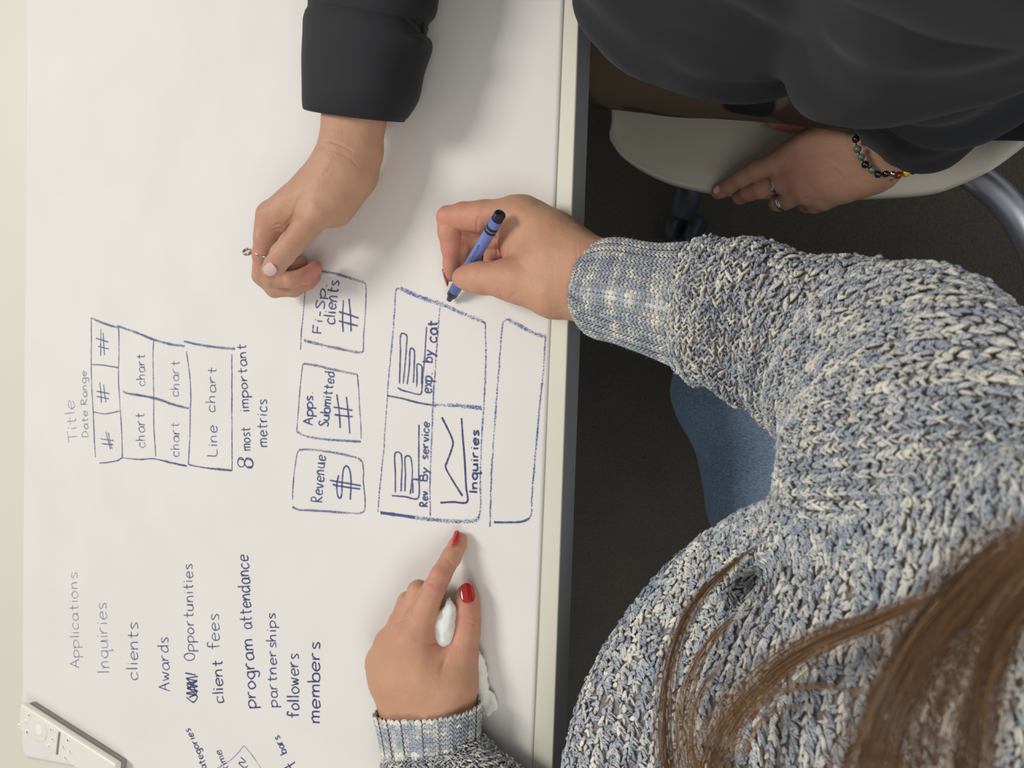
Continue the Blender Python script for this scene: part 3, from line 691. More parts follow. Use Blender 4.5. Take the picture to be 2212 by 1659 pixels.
def knit(S, us, sign, pitch, gap, style, seed, band=None, hole=.25, scale_u=None, vr=(0, 1)):
    """yarn stitches along the lines u = const of the surface S(u, v); gap(u) line spacing in metres is measured"""
    r = np.random.default_rng(seed); Cc, Dd, Nn, Ll, Ww, Hh, Tt = [], [], [], [], [], [], []
    vv = np.linspace(vr[0], vr[1], 260)
    for li, u in enumerate(us):
        p = S(np.full_like(vv, u), vv); q = S(np.full_like(vv, u + 1e-3), vv)
        seg = np.linalg.norm(np.diff(p, axis=0), axis=1); s = np.concatenate([[0], np.cumsum(seg)]); Ltot = s[-1]
        du = (us[min(li + 1, len(us) - 1)] - us[max(li - 1, 0)]) / (2 if 0 < li < len(us) - 1 else 1)
        gp = np.linalg.norm(q - p, axis=1) / 1e-3 * abs(du)
        pt = pitch(u) if callable(pitch) else pitch
        k = int(Ltot / pt)
        if k < 2: continue
        ss = (np.arange(k) + .5 + (.5 if li % 2 else 0) * (style == 'chunky')) * Ltot / (k + .5)
        f = lambda arr: np.stack([np.interp(ss, s, arr[:, i]) for i in range(3)], 1)
        c = f(p); t = unit(f(np.gradient(p, axis=0))); uu = unit(f(q - p)); n = unit(np.cross(uu, t)) * sign; b = np.cross(n, t)
        g = np.interp(ss, s, gp)
        kk = np.arange(k)
        T3 = lambda a, bb, sd: vnoise(np.stack([ss / a, np.full(k, li * bb), np.full(k, sd)], 1), 17 + seed)
        tone = .50 + .34 * T3(.022, .73, .5) + .26 * T3(.007, .9, 3.5) + .16 * r.normal(size=k)
        if band is not None: tone = band(u, ss / Ltot, tone, ss)
        if style == 'chunky':
            ridge = (li % 2 == 0)
            if ridge:
                al = .5 + r.normal(0, .22, k)
                for sg_ in (1, -1):
                    d = unit(t * np.cos(al)[:, None] + b * (sg_ * np.sin(al))[:, None])
                    Cc.append(c + b * (sg_ * .26 * g)[:, None] + n * (.0007 + .0006 * r.normal(size=k))[:, None] + b * (r.normal(0, .08, k) * g)[:, None] + t * (r.normal(0, .16, k) * pt)[:, None]); Dd.append(d); Nn.append(n)
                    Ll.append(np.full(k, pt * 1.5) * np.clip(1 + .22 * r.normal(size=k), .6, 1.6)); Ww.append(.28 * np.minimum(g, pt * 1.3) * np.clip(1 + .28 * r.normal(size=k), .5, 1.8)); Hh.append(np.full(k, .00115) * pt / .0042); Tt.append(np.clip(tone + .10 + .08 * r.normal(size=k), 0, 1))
            else:
                keep = r.random(k) > hole * .55
                al = 1.1 + r.normal(0, .4, k); sg_ = np.where(kk % 2 == 0, 1, -1)
                for off in (-.25, .25):
                    d = unit(t * np.cos(al)[:, None] + b * (sg_ * np.sin(al))[:, None])
                    m = keep & (r.random(k) > hole * .3)
                    Cc.append((c + t * (off * pt) + n * (-.0004 + .0006 * r.normal(size=k))[:, None])[m]); Dd.append(d[m]); Nn.append(n[m])
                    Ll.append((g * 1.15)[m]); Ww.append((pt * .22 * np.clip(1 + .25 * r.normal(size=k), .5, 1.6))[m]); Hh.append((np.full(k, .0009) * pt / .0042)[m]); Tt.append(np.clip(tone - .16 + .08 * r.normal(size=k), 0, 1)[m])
        else:   # fine rib: V columns
            hi_ = .0007 if li % 3 < 2 else -.0008
            for sg_ in (1, -1):
                d = unit(t * .86 + b * (sg_ * .5))
                Cc.append(c + b * (sg_ * .25 * g)[:, None] + n * hi_); Dd.append(d); Nn.append(n)
                Ll.append(np.full(k, pt * 1.55)); Ww.append(.29 * g * (1 + .08 * r.normal(size=k))); Hh.append(np.full(k, .0009)); Tt.append(np.clip(tone + .10 * r.normal(size=k), 0, 1))
    Cc, Dd, Nn = (np.concatenate(a) for a in (Cc, Dd, Nn)); Ll, Ww, Hh, Tt = (np.concatenate(a) for a in (Ll, Ww, Hh, Tt))
    Dd = unit(Dd - Nn * (Dd * Nn).sum(1, keepdims=True))
    V, Fq = lobes(Cc, Dd, Nn, Ll, Ww, Hh)
    k = len(Cc)
    return V, Fq, dict(tone=np.repeat(Tt, len(LT)), yu=np.tile(LU, k), ya=np.tile(LA, k)), Cc, Nn
def knit_obj(name, res, parent, label=None):
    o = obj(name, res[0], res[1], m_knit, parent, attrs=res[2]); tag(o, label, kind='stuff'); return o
def sheet(S, nu, nv, sign, off=0.0, cv=False, u0=0., u1=1., v1=1.):
    U, Vv = np.meshgrid(np.linspace(u0, u1, nu), np.linspace(0, v1, nv, endpoint=not cv), indexing='ij')
    V = S(U.ravel(), Vv.ravel()); Fq = gridfaces(nu, nv, cv=cv)
    if off: V = V + normals(V, Fq) * off * sign
    return V, Fq

def ring_surface(st, bumps=None, z_abs=False):
    """st: rows (xi, yi, zi_mm, xo, yo, zo_mm, half thickness mm); S(u along, v around), v=0 inner side, .25 top, .5 outer side"""
    a = np.array(st, float); I = P(a[:, 0], a[:, 1], a[:, 2] / 1000); O = P(a[:, 3], a[:, 4], a[:, 5] / 1000); k = len(a)
    def S(u, v):
        tt = np.asarray(u) * (k - 1); i = crt(I, tt); o = crt(O, tt); th = crt(a[:, 6:7], tt)[:, 0] / 1000
        c = (i + o) / 2; h = (i - o) / 2; ax = crt(I + O, tt + .05) - crt(I + O, tt - .05)
        n = unit(np.cross(h, ax)); n = np.where(n[:, 2:3] < 0, -n, n)
        ph = np.asarray(v) * 2 * math.pi; cs, sn = np.cos(ph), np.sin(ph)
        q = c + h * (np.sign(cs) * np.abs(cs) ** .85)[:, None] + n * (np.sign(sn) * np.abs(sn) ** .9 * th)[:, None]
        if bumps is not None: q = q + n * (bumps(u, v) * np.clip(sn, -.2, 1))[:, None] + unit(h) * (bumps(u, v) * cs)[:, None]
        return q
    return S
# right cuff and sleeve
RC = ring_surface([(1258, 683, 772, 1279, 537, 779, 25), (1283, 722, 772, 1292, 526, 779, 26.5), (1340, 744, 773, 1345, 519, 780, 28), (1420, 768, 776, 1420, 525, 782, 29), (1492, 800, 778, 1490, 529, 784, 28)],
                  lambda u, v: .0012 * np.sin(np.asarray(u) * 9 + np.asarray(v) * 9))
sweater = empty('sweater', tuple(P(1700, 1200, .8))); sweater.parent = girl; sweater.location = Vector([float(k_) for k_ in P(1700, 1200, .8)]) - girl.location
tag(sweater, 'chunky marled blue and white knitted sweater')
def rib_band(seed, bands):
    def f(u, v, tone, ss):
        x = v + .02 * math.sin(u * 31)
        w = sum(a * np.exp(-((x - p) / wd_) ** 2) for p, wd_, a in bands)
        return np.clip(tone * .75 - .02 + w * (.7 + .5 * vnoise(np.stack([ss / .004, np.full_like(ss, u * 60), 0 * ss], 1), seed)), 0, 1)
    return f
nl = 78
k1 = knit(lambda u, v: RC(v, u), (np.arange(nl) + .5) / nl, -1, .0030, None, 'rib', 3, rib_band(5, [(.05, .05, .2), (.22, .05, .35), (.45, .04, .5), (.60, .03, .4), (.85, .05, .5)]))
cuff = obj('cuff', *sheet(lambda u, v: RC(u, v), 40, 48, 1, -.0006, cv=True), m_under, sweater)
knit_obj('cuff_ribbing', k1, sweater, 'fine ribbed cuff on the writing arm')

def sl_bump(u, v):
    u = np.asarray(u); v = np.asarray(v)
    b = .004 * np.exp(-((u - .075) / .035) ** 2) * (1 + .3 * np.sin(v * 11)) + .0022 * np.sin(u * 38 + 2.2 * np.sin(v * 6)) * np.exp(-((u - .3) / .3) ** 2)
    return b + .0025 * vnoise(np.stack([u * 9, v * 5, 0 * u + 2.2], 1), 31)
RS = ring_surface([(1472, 790, 775, 1482, 533, 782, 27), (1530, 826, 777, 1548, 516, 788, 33), (1600, 866, 780, 1640, 522, 794, 37), (1662, 903, 786, 1760, 550, 804, 39), (1708, 938, 796, 1900, 569, 826, 40),
                   (1738, 968, 812, 2060, 590, 862, 41), (1748, 992, 830, 2185, 665, 900, 42), (1745, 1012, 846, 2300, 780, 935, 43), (1728, 1035, 856, 2385, 900, 965, 40), (1702, 1062, 862, 2430, 1020, 985, 30), (1690, 1082, 852, 2440, 1090, 985, 14)], sl_bump)
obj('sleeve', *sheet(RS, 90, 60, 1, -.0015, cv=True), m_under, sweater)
nlr = 96
_uu = np.linspace(0, 1, 400); _pp = (RS(_uu, np.full(400, .3)) + RS(_uu, np.full(400, .1))) / 2; _cl = np.concatenate([[0], np.cumsum(np.linalg.norm(np.diff(_pp, axis=0), axis=1))])
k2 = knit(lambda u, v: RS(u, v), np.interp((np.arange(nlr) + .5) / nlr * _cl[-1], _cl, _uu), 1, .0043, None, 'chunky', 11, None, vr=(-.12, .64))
knit_obj('sleeve_stitches', k2, sweater, 'chunky open stitches of the writing arm sleeve')

# body panel: rows from the shoulder seam downwards, columns from the left outline to the right
BP = np.array([
 [(1760, 960, 830), (1800, 950, 850), (1870, 935, 890), (1985, 925, 925), (2120, 920, 950), (2280, 920, 975), (2480, 925, 985)],
 [(1705, 1050, 860), (1770, 1036, 892), (1860, 1018, 932), (1985, 1002, 968), (2120, 998, 995), (2280, 1000, 1018), (2480, 1010, 1025)],
 [(1560, 1130, 832), (1650, 1126, 868), (1780, 1122, 915), (1935, 1116, 960), (2100, 1120, 998), (2290, 1130, 1025), (2500, 1140, 1030)],
 [(1442, 1222, 812), (1550, 1236, 848), (1695, 1250, 892), (1880, 1252, 948), (2080, 1262, 1000), (2290, 1270, 1028), (2520, 1280, 1035)],
 [(1330, 1358, 800), (1460, 1386, 838), (1620, 1402, 884), (1830, 1402, 946), (2060, 1402, 1000), (2290, 1410, 1030), (2530, 1420, 1035)],
 [(1252, 1508, 794), (1400, 1540, 832), (1580, 1552, 880), (1800, 1556, 946), (2045, 1560, 1000), (2300, 1565, 1030), (2540, 1570, 1035)],
 [(1206, 1700, 792), (1362, 1728, 830), (1560, 1740, 880), (1788, 1740, 946), (2040, 1740, 1000), (2310, 1740, 1030), (2550, 1740, 1035)],
 [(1190, 1900, 792), (1350, 1920, 830), (1550, 1930, 880), (1780, 1930, 946), (2040, 1930, 1000), (2310, 1930, 1030), (2550, 1930, 1035)]], float)
BW = P(BP[..., 0], BP[..., 1], BP[..., 2] / 1000)
e1_ = BW[:, :1] + np.array([.035, .0, -.06]); e2_ = BW[:, :1] + np.array([.075, 0, -.20])
BW = np.concatenate([e2_, e1_, BW], 1)              # 9 columns; the first two turn under the outline
dimp = P(1608, 1288, .865)
def BS(u, v):
    u = np.asarray(u, float); v = np.asarray(v, float)
    tu, tv = u * 8, v * 7
    rows = crt(np.swapaxes(BW, 0, 1), tu)            # (n, 8, 3)
    k = 8; t = np.clip(tv, 0, k - 1 - 1e-9); i = np.floor(t).astype(int); f = (t - i)[:, None]
    e = np.concatenate([2 * rows[:, :1] - rows[:, 1:2], rows, 2 * rows[:, -1:] - rows[:, -2:-1]], 1); ar = np.arange(len(u))
    p0, p1, p2, p3 = e[ar, i], e[ar, i + 1], e[ar, i + 2], e[ar, i + 3]
    q = 0.5 * ((2 * p1) + (-p0 + p2) * f + (2 * p0 - 5 * p1 + 4 * p2 - p3) * f ** 2 + (-p0 + 3 * p1 - 3 * p2 + p3) * f ** 3)
    d = q[:, :2] - dimp[:2]
    a = math.radians(60); ax = d[:, 0] * math.cos(a) + d[:, 1] * math.sin(a); ay = -d[:, 0] * math.sin(a) + d[:, 1] * math.cos(a)
    z = -.026 * np.exp(-(ax / .016) ** 2 - (ay / .008) ** 2) - .010 * np.exp(-(ax / .05) ** 2 - (ay / .012) ** 2)
    z += .004 * vnoise(np.stack([q[:, 0] * 22, q[:, 1] * 22, 0 * ax], 1), 41) * np.clip((u - .2) * 4, 0, 1)
    q = q.copy(); q[:, 2] += z
    return q
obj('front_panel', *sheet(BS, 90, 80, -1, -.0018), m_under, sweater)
nlb = 96
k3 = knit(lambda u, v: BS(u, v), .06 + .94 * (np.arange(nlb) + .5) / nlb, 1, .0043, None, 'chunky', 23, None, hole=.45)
knit_obj('front_stitches', k3, sweater, 'chunky open stitches of the sweater front')

# left cuff and the sleeve behind it
LC = ring_surface([(818, 1530, 769, 1030, 1526, 768, 26.5), (827, 1560, 769, 1029, 1556, 768, 27), (837, 1610, 769, 1028, 1600, 768, 27), (845, 1668, 769, 1034, 1650, 768, 27), (852, 1720, 769, 1045, 1700, 768, 27)])
nl2 = 60
k4 = knit(lambda u, v: LC(v, u), (np.arange(nl2) + .5) / nl2, -1, .0036, None, 'rib', 8, rib_band(6, [(.03, .05, .5), (.17, .05, .1), (.42, .06, .5), (.8, .06, .55)]))
obj('left_cuff', *sheet(LC, 30, 40, 1, -.0006, cv=True), m_under, sweater).name = 'cuff.001'
knit_obj('cuff_ribbing', k4, sweater, 'ribbed cuff on the pointing arm')
LS = ring_surface([(846, 1592, 767, 1024, 1586, 766, 24), (842, 1630, 769, 1058, 1620, 768, 28), (835, 1672, 772, 1100, 1656, 772, 31), (840, 1760, 776, 1200, 1740, 776, 34), (960, 1900, 782, 1400, 1850, 784, 38)])
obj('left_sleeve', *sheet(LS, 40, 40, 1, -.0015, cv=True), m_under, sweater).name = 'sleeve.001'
k5 = knit(lambda u, v: LS(u, v), .10 + .9 * (np.arange(34) + .5) / 34, 1, .0042, None, 'chunky', 29, None, vr=(-.1, .6))
knit_obj('sleeve_stitches', k5, sweater, 'chunky stitches of the pointing arm sleeve')

# back of the sweater: covers the trunk and the left upper arm outside the frame
bk = ['1240,1850,782,33 1700,1715,800,35 1930,1500,838,37', '2150,1010,885,31 2200,1250,880,37 2000,1500,840,37', '2250,1250,840,60 2300,1300,760,121 2350,1350,560,131']
kf_, (lo, hi) = core_fn(bk, .04)
V, Fq = surface_nets(kf_, lo, hi, .006); V = relax(V, Fq, 2)
V = V + normals(V, Fq) * (.0016 * vnoise(V * np.array([60, 160, 160]), 77))[:, None]
m_kb = NT('marled_knit_cloth'); kn = m_kb.noise(420, 3); kn2 = m_kb.noise(60, 3)
m_kb.l(m_kb.mix(.5, m_kb.ramp(kn, [(.38, srgb(70, 78, 98)), (.5, srgb(170, 182, 196)), (.62, srgb(232, 228, 214))]), m_kb.ramp(kn2, [(.4, srgb(140, 152, 172)), (.6, srgb(214, 212, 202))])), m_kb.b.inputs['Base Color'])
m_kb.b.inputs['Roughness'].default_value = .85; m_kb.bump(kn, .002)
obj('back_panel', V, Fq, m_kb.m, sweater)

# loose wool fibres standing off the knit
fr_, fv_, ff_ = np.random.default_rng(3), [], []
for kk_, cnt in ((k1, 900), (k2, 2600), (k3, 2600), (k4, 500)):
    Cc, Nn = kk_[3], kk_[4]; i = fr_.integers(0, len(Cc), cnt); p = Cc[i]; n = Nn[i]
    d1 = unit(n * .8 + fr_.normal(size=(cnt, 3)) * .7); d2 = unit(d1 + fr_.normal(size=(cnt, 3)) * .7); L = fr_.uniform(.0015, .0042, cnt)[:, None]; w = .00004
    a, b, c_ = p, p + d1 * L * .5, p + d1 * L * .5 + d2 * L * .5
    s = unit(np.cross(d1, d2)) * w; s2 = np.cross(d1, s / w) * w
    V = np.stack([a + s, a - s, a + s2, b + s, b - s, b + s2, c_ + s * .3, c_ - s * .3, c_ + s2 * .3], 1).reshape(-1, 3)
    base = np.array([[0, 1, 4, 3], [1, 2, 5, 4], [2, 0, 3, 5], [3, 4, 7, 6], [4, 5, 8, 7], [5, 3, 6, 8]])
    fv_.append(V); ff_.append((base[None] + (np.arange(cnt) * 9)[:, None, None]).reshape(-1, 4))
m_fuzz = simple('wool_fibre', srgb(205, 210, 220), .8, var=.05)
tag(obj('wool_fibres', *join(zip(fv_, ff_)), m_fuzz, sweater), kind='stuff')

# ------------------------------------------------------------------ jeans
m_jean = NT('blue_denim')
jc = m_jean.ramp(m_jean.noise(28, 4, rough=.6), [(.3, srgb(120, 150, 184)), (.7, srgb(152, 180, 210))])
tc = m_jean.n('ShaderNodeTexCoord'); mp = m_jean.n('ShaderNodeMapping'); mp.inputs['Scale'].default_value = (260, 1300, 500); mp.inputs['Rotation'].default_value = (0, 0, .35); m_jean.l(tc.outputs['Object'], mp.inputs[0])
jn = m_jean.noise(1, 2, vec=mp.outputs[0])
m_jean.l(m_jean.mix(.55, jc, m_jean.ramp(jn, [(.35, srgb(88, 114, 152)), (.68, srgb(184, 206, 226))])), m_jean.b.inputs['Base Color'])
m_jean.b.inputs['Roughness'].default_value = .85; m_jean.bump(jn, .0006)
def jeans_fn(p):
    r_ = chain(p, *JR, .01); l_ = chain(p, *JL, .01)
    d = smin(r_, l_, .05)
    a, b = P(1518, 1075, .56), P(1530, 985, .57); cx = cone(p, a, b, 0, 0)
    d = d + .006 * np.exp(-(cx / .006) ** 2)
    return d + .0022 * vnoise(p * 26, 51) + .004 * np.maximum(vnoise(p * np.array([9, 30, 9]), 52), 0)
JR = Q('2350,1060,540,88 2000,850,535,88 1610,850,505,72 1600,850,400,60 1605,850,60,50', 'A'); JL = Q('2350,1250,560,100 2000,1130,535,85 1675,1075,505,66 1670,1070,400,58 1700,1060,60,50', 'A')
lo, hi = bbox_of([JR[0], JL[0]], [JR[1], JL[1]], .015)
V, Fq = surface_nets(jeans_fn, lo, hi, .005); V = relax(V, Fq, 2)
tag(obj('jeans', V, Fq, m_jean.m, girl), 'mid blue denim jeans')

# ------------------------------------------------------------------ hair
m_hair = NT('brown_hair'); hc = m_hair.attr('strand')
m_hair.l(m_hair.ramp(hc, [(0, srgb(84, 58, 36)), (.5, srgb(134, 98, 62)), (1, srgb(182, 142, 96))]), m_hair.b.inputs['Base Color'])
m_hair.b.inputs['Roughness'].default_value = .38; m_hair.b.inputs['Specular IOR Level'].default_value = .6
m_hair.b.inputs['Anisotropic'].default_value = .5
def lock(s, n, w0, w1, w2, seed, sc=2.103, off=(1160, 1000), rad=.00007, tone=.5, spread_end=1.0):
    """guide 'x,y,z_mm ...' ; widths in px at start, middle, end"""
    r = np.random.default_rng(seed)
    g = np.array([[float(k_) for k_ in q.split(',')] for q in s.split()]); G = P(g[:, 0] / sc + off[0], g[:, 1] / sc + off[1], g[:, 2] / 1000)
    K = 30; C0 = cr(G, K); d, = (unit(np.gradient(C0, axis=0)),); sd = unit(np.cross(d, np.array([0, 0, 1.0]))); un = np.cross(sd, d)
    t = np.linspace(0, 1, K); pxs = (CAMZ - C0[:, 2]) / (F * 1.05)
    wd_ = np.interp(t, [0, .5, 1], [w0, w1, w2]) * pxs / 2
    parts, tn = [], []
    for i in range(n):
        a = np.clip(r.normal(0, .48), -1.4, 1.4); b = r.normal(0, .35); a2 = a + r.normal(0, .22); ph = r.uniform(0, 6.28)
        la = a + (a2 - a) * t + .09 * np.sin(t * 5 + ph)
        st = r.uniform(0, .14) if r.random() < .6 else r.uniform(0, .4); en = 1.0
        c_ = C0 + sd * (la * wd_)[:, None] + un * (b * wd_ * .6 + .0012 * np.sin(t * 4 + ph))[:, None]
        k0 = int(st * K); c_ = c_[k0:]
        rr = rad * np.interp(np.linspace(0, 1, len(c_)), [0, .12, 1], [.25, 1, 1])
        parts.append(tube(c_, rr, 3)); tn.append(np.full(len(parts[-1][0]), np.clip(tone + r.normal(0, .25), 0, 1)))
    V, Fq = join(parts)
    return obj('hair_lock', V, Fq, m_hair.m, hair, attrs=dict(strand=np.concatenate(tn)))
hair = empty('hair', (0, 0, 0)); hair.parent = girl; hair.location = Vector([float(k_) for k_ in P(1900, 1500, 1.1)]) - girl.location
tag(hair, 'long brown hair hanging forward in loose strands')
lock('1000,375,905 900,450,900 780,560,895 690,680,890 620,850,885 590,1000,885 580,1200,890 600,1420,905 650,1650,930', 150, 4, 42, 70, 1, tone=.35)
lock('970,640,905 850,740,900 760,850,895 705,960,890 672,1080,890 665,1250,895 690,1420,910 740,1650,930', 90, 6, 40, 60, 2, tone=.6)
lock('850,900,905 770,1000,900 725,1100,900 705,1250,905 730,1450,920', 35, 5, 22, 30, 3, tone=.6)
lock('1950,560,1040 1700,650,1030 1500,735,1010 1300,815,985 1130,920,960 1000,1040,945 900,1160,940 835,1290,940 800,1420,950 780,1650,960', 260, 24, 80, 125, 4, tone=.55)
lock('1560,1052,1000 1350,1022,985 1180,1020,970 1050,1060,960 960,1150,955', 26, 8, 16, 30, 5, tone=.5)
lock('1260,1100,975 1100,1120,965 1000,1200,955 930,1320,950', 16, 6, 14, 24, 6, tone=.6)
lock('2400,230,1085 2212,370,1085 2000,540,1080 1850,690,1075 1720,870,1070 1620,1080,1070 1550,1260,1070 1500,1420,1075 1470,1650,1080', 420, 120, 110, 130, 7, rad=.00006, tone=.3)
lock('2400,330,1105 2212,470,1100 2060,640,1095 1920,810,1090 1810,1000,1085 1730,1200,1085 1680,1420,1090 1660,1650,1095', 300, 170, 180, 200, 8, rad=.00005, tone=.4)
lock('2450,400,1115 2230,620,1110 2130,770,1105 2060,960,1100 2010,1160,1100 1970,1420,1100 1960,1650,1100', 260, 60, 75, 110, 9, rad=.00005, tone=.25)
lock('2400,270,1095 2212,400,1090 2050,560,1085 1900,720,1080', 120, 90, 70, 60, 10, rad=.00005, tone=.5)

# ------------------------------------------------------------------ crayon
ct = P(970, 648, TZ + .0055)
def cray_len(z): return np.linalg.norm(P(1081, 462, z) - ct)
zz = np.linspace(.76, .9, 300); ce_z = .797
ce = P(1081, 462, ce_z); cdv = unit(ce - ct); CL = float(np.linalg.norm(ce - ct)); CRr = .0046
crayon = empty('crayon', tuple(ct), label='periwinkle blue crayon with black bands held above the drawn box', cat='crayon')
m_wrap = simple('periwinkle_paper_wrapper', srgb(112, 128, 190), .6, noise=300, var=.06)
m_wax = simple('dark_navy_wax', srgb(26, 32, 52), .4, var=.1, coat=.1)
m_band = simple('black_print_band', srgb(34, 36, 44), .55, var=.05)
def cpart(name, prof, m): return obj(name, *lathe(ct, ce, prof, 36), m, crayon)
cpart('tip', [(0, 0), (0, CRr * .42), (.0004, CRr * .5), (.0066, CRr * .68), (.0070, CRr * .90), (.0076, CRr * .96), (.0136, CRr * .96)], m_wax)
cpart('wrapper', [(.0130, CRr * .9), (.0130, CRr), (CL - .0062, CRr), (CL - .0062, CRr * .9)], m_wrap)
cpart('end', [(CL - .0066, CRr * .95), (CL - .0005, CRr * .95), (CL, CRr * .88), (CL, CRr * .7), (CL - .0005, CRr * .66), (CL - .0005, 0)], m_wax)
for a, b in ((CL - .0158, CL - .0130), (CL - .0196, CL - .0170)):
    q = np.linspace(0, 1, 2)
    cpart('printed_band', [(a, CRr), (a, CRr + .00006), (b, CRr + .00006), (b, CRr)], m_band)
# lettering wrapped on the paper sleeve
def wrap_text(text, t0, h, ang0, mirror=1):
    d, s_, u_ = frame_of(cdv); parts = []; adv = 0
    for ch in text:
        wd_, body_ = FONT[ch].split(' ', 1)
        for st in body_.split(';'):
            a = np.array([[float(k_) for k_ in q.split(',')] for q in st.split()]) + [adv, 0]
            a = cr(a, 14) if len(a) > 2 else a[0] + np.linspace(0, 1, 10)[:, None] * (a[-1] - a[0])
            sc_ = h / 10; tt = t0 + a[:, 0] * sc_; an = ang0 - a[:, 1] * sc_ / CRr
            w = h * .055; dd = np.gradient(np.stack([tt, an * CRr], 1), axis=0); dd /= np.linalg.norm(dd, axis=1, keepdims=True) + 1e-9
            V = []
            for sg_ in (-1, 1):
                t2 = tt - sg_ * dd[:, 1] * w; a2 = an + sg_ * dd[:, 0] * w / CRr
                V.append(ct + d * t2[:, None] + (CRr + .00008) * (np.cos(a2)[:, None] * s_ + np.sin(a2)[:, None] * u_))
            parts.append((np.stack(V, 1).reshape(-1, 3), gridfaces(len(a), 2)))
        adv += float(wd_) + 1.3
    return join(parts)
dv, sv_, uv_ = frame_of(cdv); vw = unit(np.array([0, 0, CAMZ]) - (ct + ce) / 2)
va = math.atan2(vw.dot(uv_), vw.dot(sv_))
AV = va
for sgn in (1,):
    tag(obj('printed_lettering', *wrap_text('Crayola.com', .056, .0027, AV - .15), m_band, crayon), 'small black lettering')
# ------------------------------------------------------------------ white tissue held in the pointing hand
m_tis = simple('white_tissue', srgb(236, 236, 230), .85, noise=200, bump=(260, .0006), var=.03)
m_tis.node_tree.nodes['Principled BSDF'].inputs['Subsurface Weight'].default_value = .1
def crumple(path, wid, thick, seed, nu=40, nv=26):
    g = np.array([[float(k_) for k_ in q.split(',')] for q in path.split()]); G = T(g[:, 0], g[:, 1], g[:, 2]); C0 = cr(G, nu)
    t = np.linspace(0, 1, nu); w = np.interp(t, np.linspace(0, 1, len(wid)), wid) / 1000; h = np.interp(t, np.linspace(0, 1, len(thick)), thick) / 1000
    d = unit(np.gradient(C0, axis=0)); s = unit(np.cross(d, [0, 0, 1.])); u = np.cross(s, d)
    a = np.arange(nv) * 2 * math.pi / nv
    q = C0[:, None] + s[:, None] * (np.cos(a)[None] * w[:, None])[..., None] + u[:, None] * (np.sin(a)[None] * h[:, None])[..., None]
    V = q.reshape(-1, 3); Fq = gridfaces(nu, nv, cv=True); N = normals(V, Fq)
    n1 = 1 - np.abs(vnoise(V * 190, seed)) * 2
    V = V + N * (.0013 * n1 + .0006 * vnoise(V * 520, seed + 1))[:, None]
    return V, Fq
ta = crumple(L1('652,528,24 650,580,26 622,690,27 610,800,26 640,875,20 640,950,14'), [.3, 3.2, 6.2, 7.8, 7.4, 5.0, 2.2, 2], [.5, 3, 5, 6, 6, 4, 2, 2], 61)
tb = crumple(L1('800,900,12 845,980,9 850,1060,8 850,1130,7.5 870,1180,6 905,1230,4 880,1300,4'), [6, 7, 7.5, 8.5, 9.5, 9, 3], [4, 4, 3.5, 3, 2, 1.2, .6], 65)
tc_ = crumple(L1('640,950,14 680,960,8 740,930,6 800,900,8'), [3, 4, 4, 4], [3, 3, 3, 3], 67)
V, Fq = join([ta, tb, tc_]); V[:, 2] = np.maximum(V[:, 2], TZ + .0022)
tag(obj('tissue', V, Fq, m_tis), 'crumpled white tissue squeezed under the pointing hand', 'tissue')

# ------------------------------------------------------------------ person in black on the far chair
man = empty('person', (0.6, 0.5, 0), label='person in black long sleeves sitting at the table, one hand over the paper', cat='person')
M1 = lambda s: zc(s, 2.439, 500, 0)
MH = hand(
    palm=[M1('620,470,46,15 590,620,46,17 575,760,46,17 540,880,46,18 430,1000,48,17 270,1100,52,13'), M1('710,470,44,15 700,640,44,17 680,790,42,18 640,920,40,19 540,1090,40,17'),
          M1('650,620,40,16 620,850,38,18 480,1010,38,18 260,1150,42,13'), M1('600,900,46,16 520,1000,50,17 430,1080,52,14'), M1('560,1000,30,16 400,1130,28,14 260,1200,30,12'), M1('420,1100,40,12 330,1160,42,10')],
    fingers=[M1('200,1130,52,11.5 185,1250,50,10.8 170,1340,46,9.8 165,1410,42,8.8 215,1470,36,8 320,1475,30,7.6 400,1450,26,7.2 442,1412,24,6.2'),
             M1('560,1060,50,13 470,1110,58,12 400,1190,61,11 320,1280,62,10.6 270,1340,61,10.3 228,1395,59,9.4 205,1425,57,7.6'),
             M1('210,1170,38,10.5 175,1330,36,9.4 160,1450,32,8.8 230,1520,24,8.2 330,1520,18,7.8 400,1485,14,7 438,1462,12,5.8'),
             M1('240,1200,26,10 220,1340,24,9 230,1430,20,8.4 330,1460,12,7.6 380,1440,10,6.5'), M1('300,1220,18,9 290,1340,15,8 320,1400,12,7.4 360,1380,9,6.5')],
    kp=.016, kf=.007, res=.0008,
    creases=[(M1('498,742 540,752 600,775 640,800'), .8, .5), (M1('520,790 580,810 640,850 680,900'), .8, .3), (M1('380,1020 340,1080 320,1140 270,1200'), 1.4, 1.0),
             (M1('330,1140 270,1240 190,1350 150,1400'), .9, .7), (M1('220,1190 250,1180 280,1195'), .9, .5), (M1('210,1220 240,1205 275,1215'), .9, .4), (M1('450,1225 500,1215 540,1190'), .9, .4),
             (M1('255,1265 300,1280 340,1300'), .6, .3), (M1('100,1390 120,1380 150,1385'), .6, .3), (M1('250,1500 290,1495 330,1500'), .6, .3), (M1('320,1515 335,1500 340,1480'), .6, .3),
             (M1('470,920 500,880 530,840'), 2.0, -.5), (M1('440,960 480,900 510,880'), 1.5, -.4), (M1('240,1060 300,1040 360,1000'), 3, -.5)],
    pink=[(500 + 430 / 2.439, 1400 / 2.439, 26, .9), (500 + 430 / 2.439, 1470 / 2.439, 30, .7), (545, 550, 35, .4), (590, 585, 22, .5), (500 + 270 / 2.439, 1210 / 2.439, 25, .5), (552, 470, 25, .4)])
B1 = lambda s: zc(s, 4.424, 1500, 220)
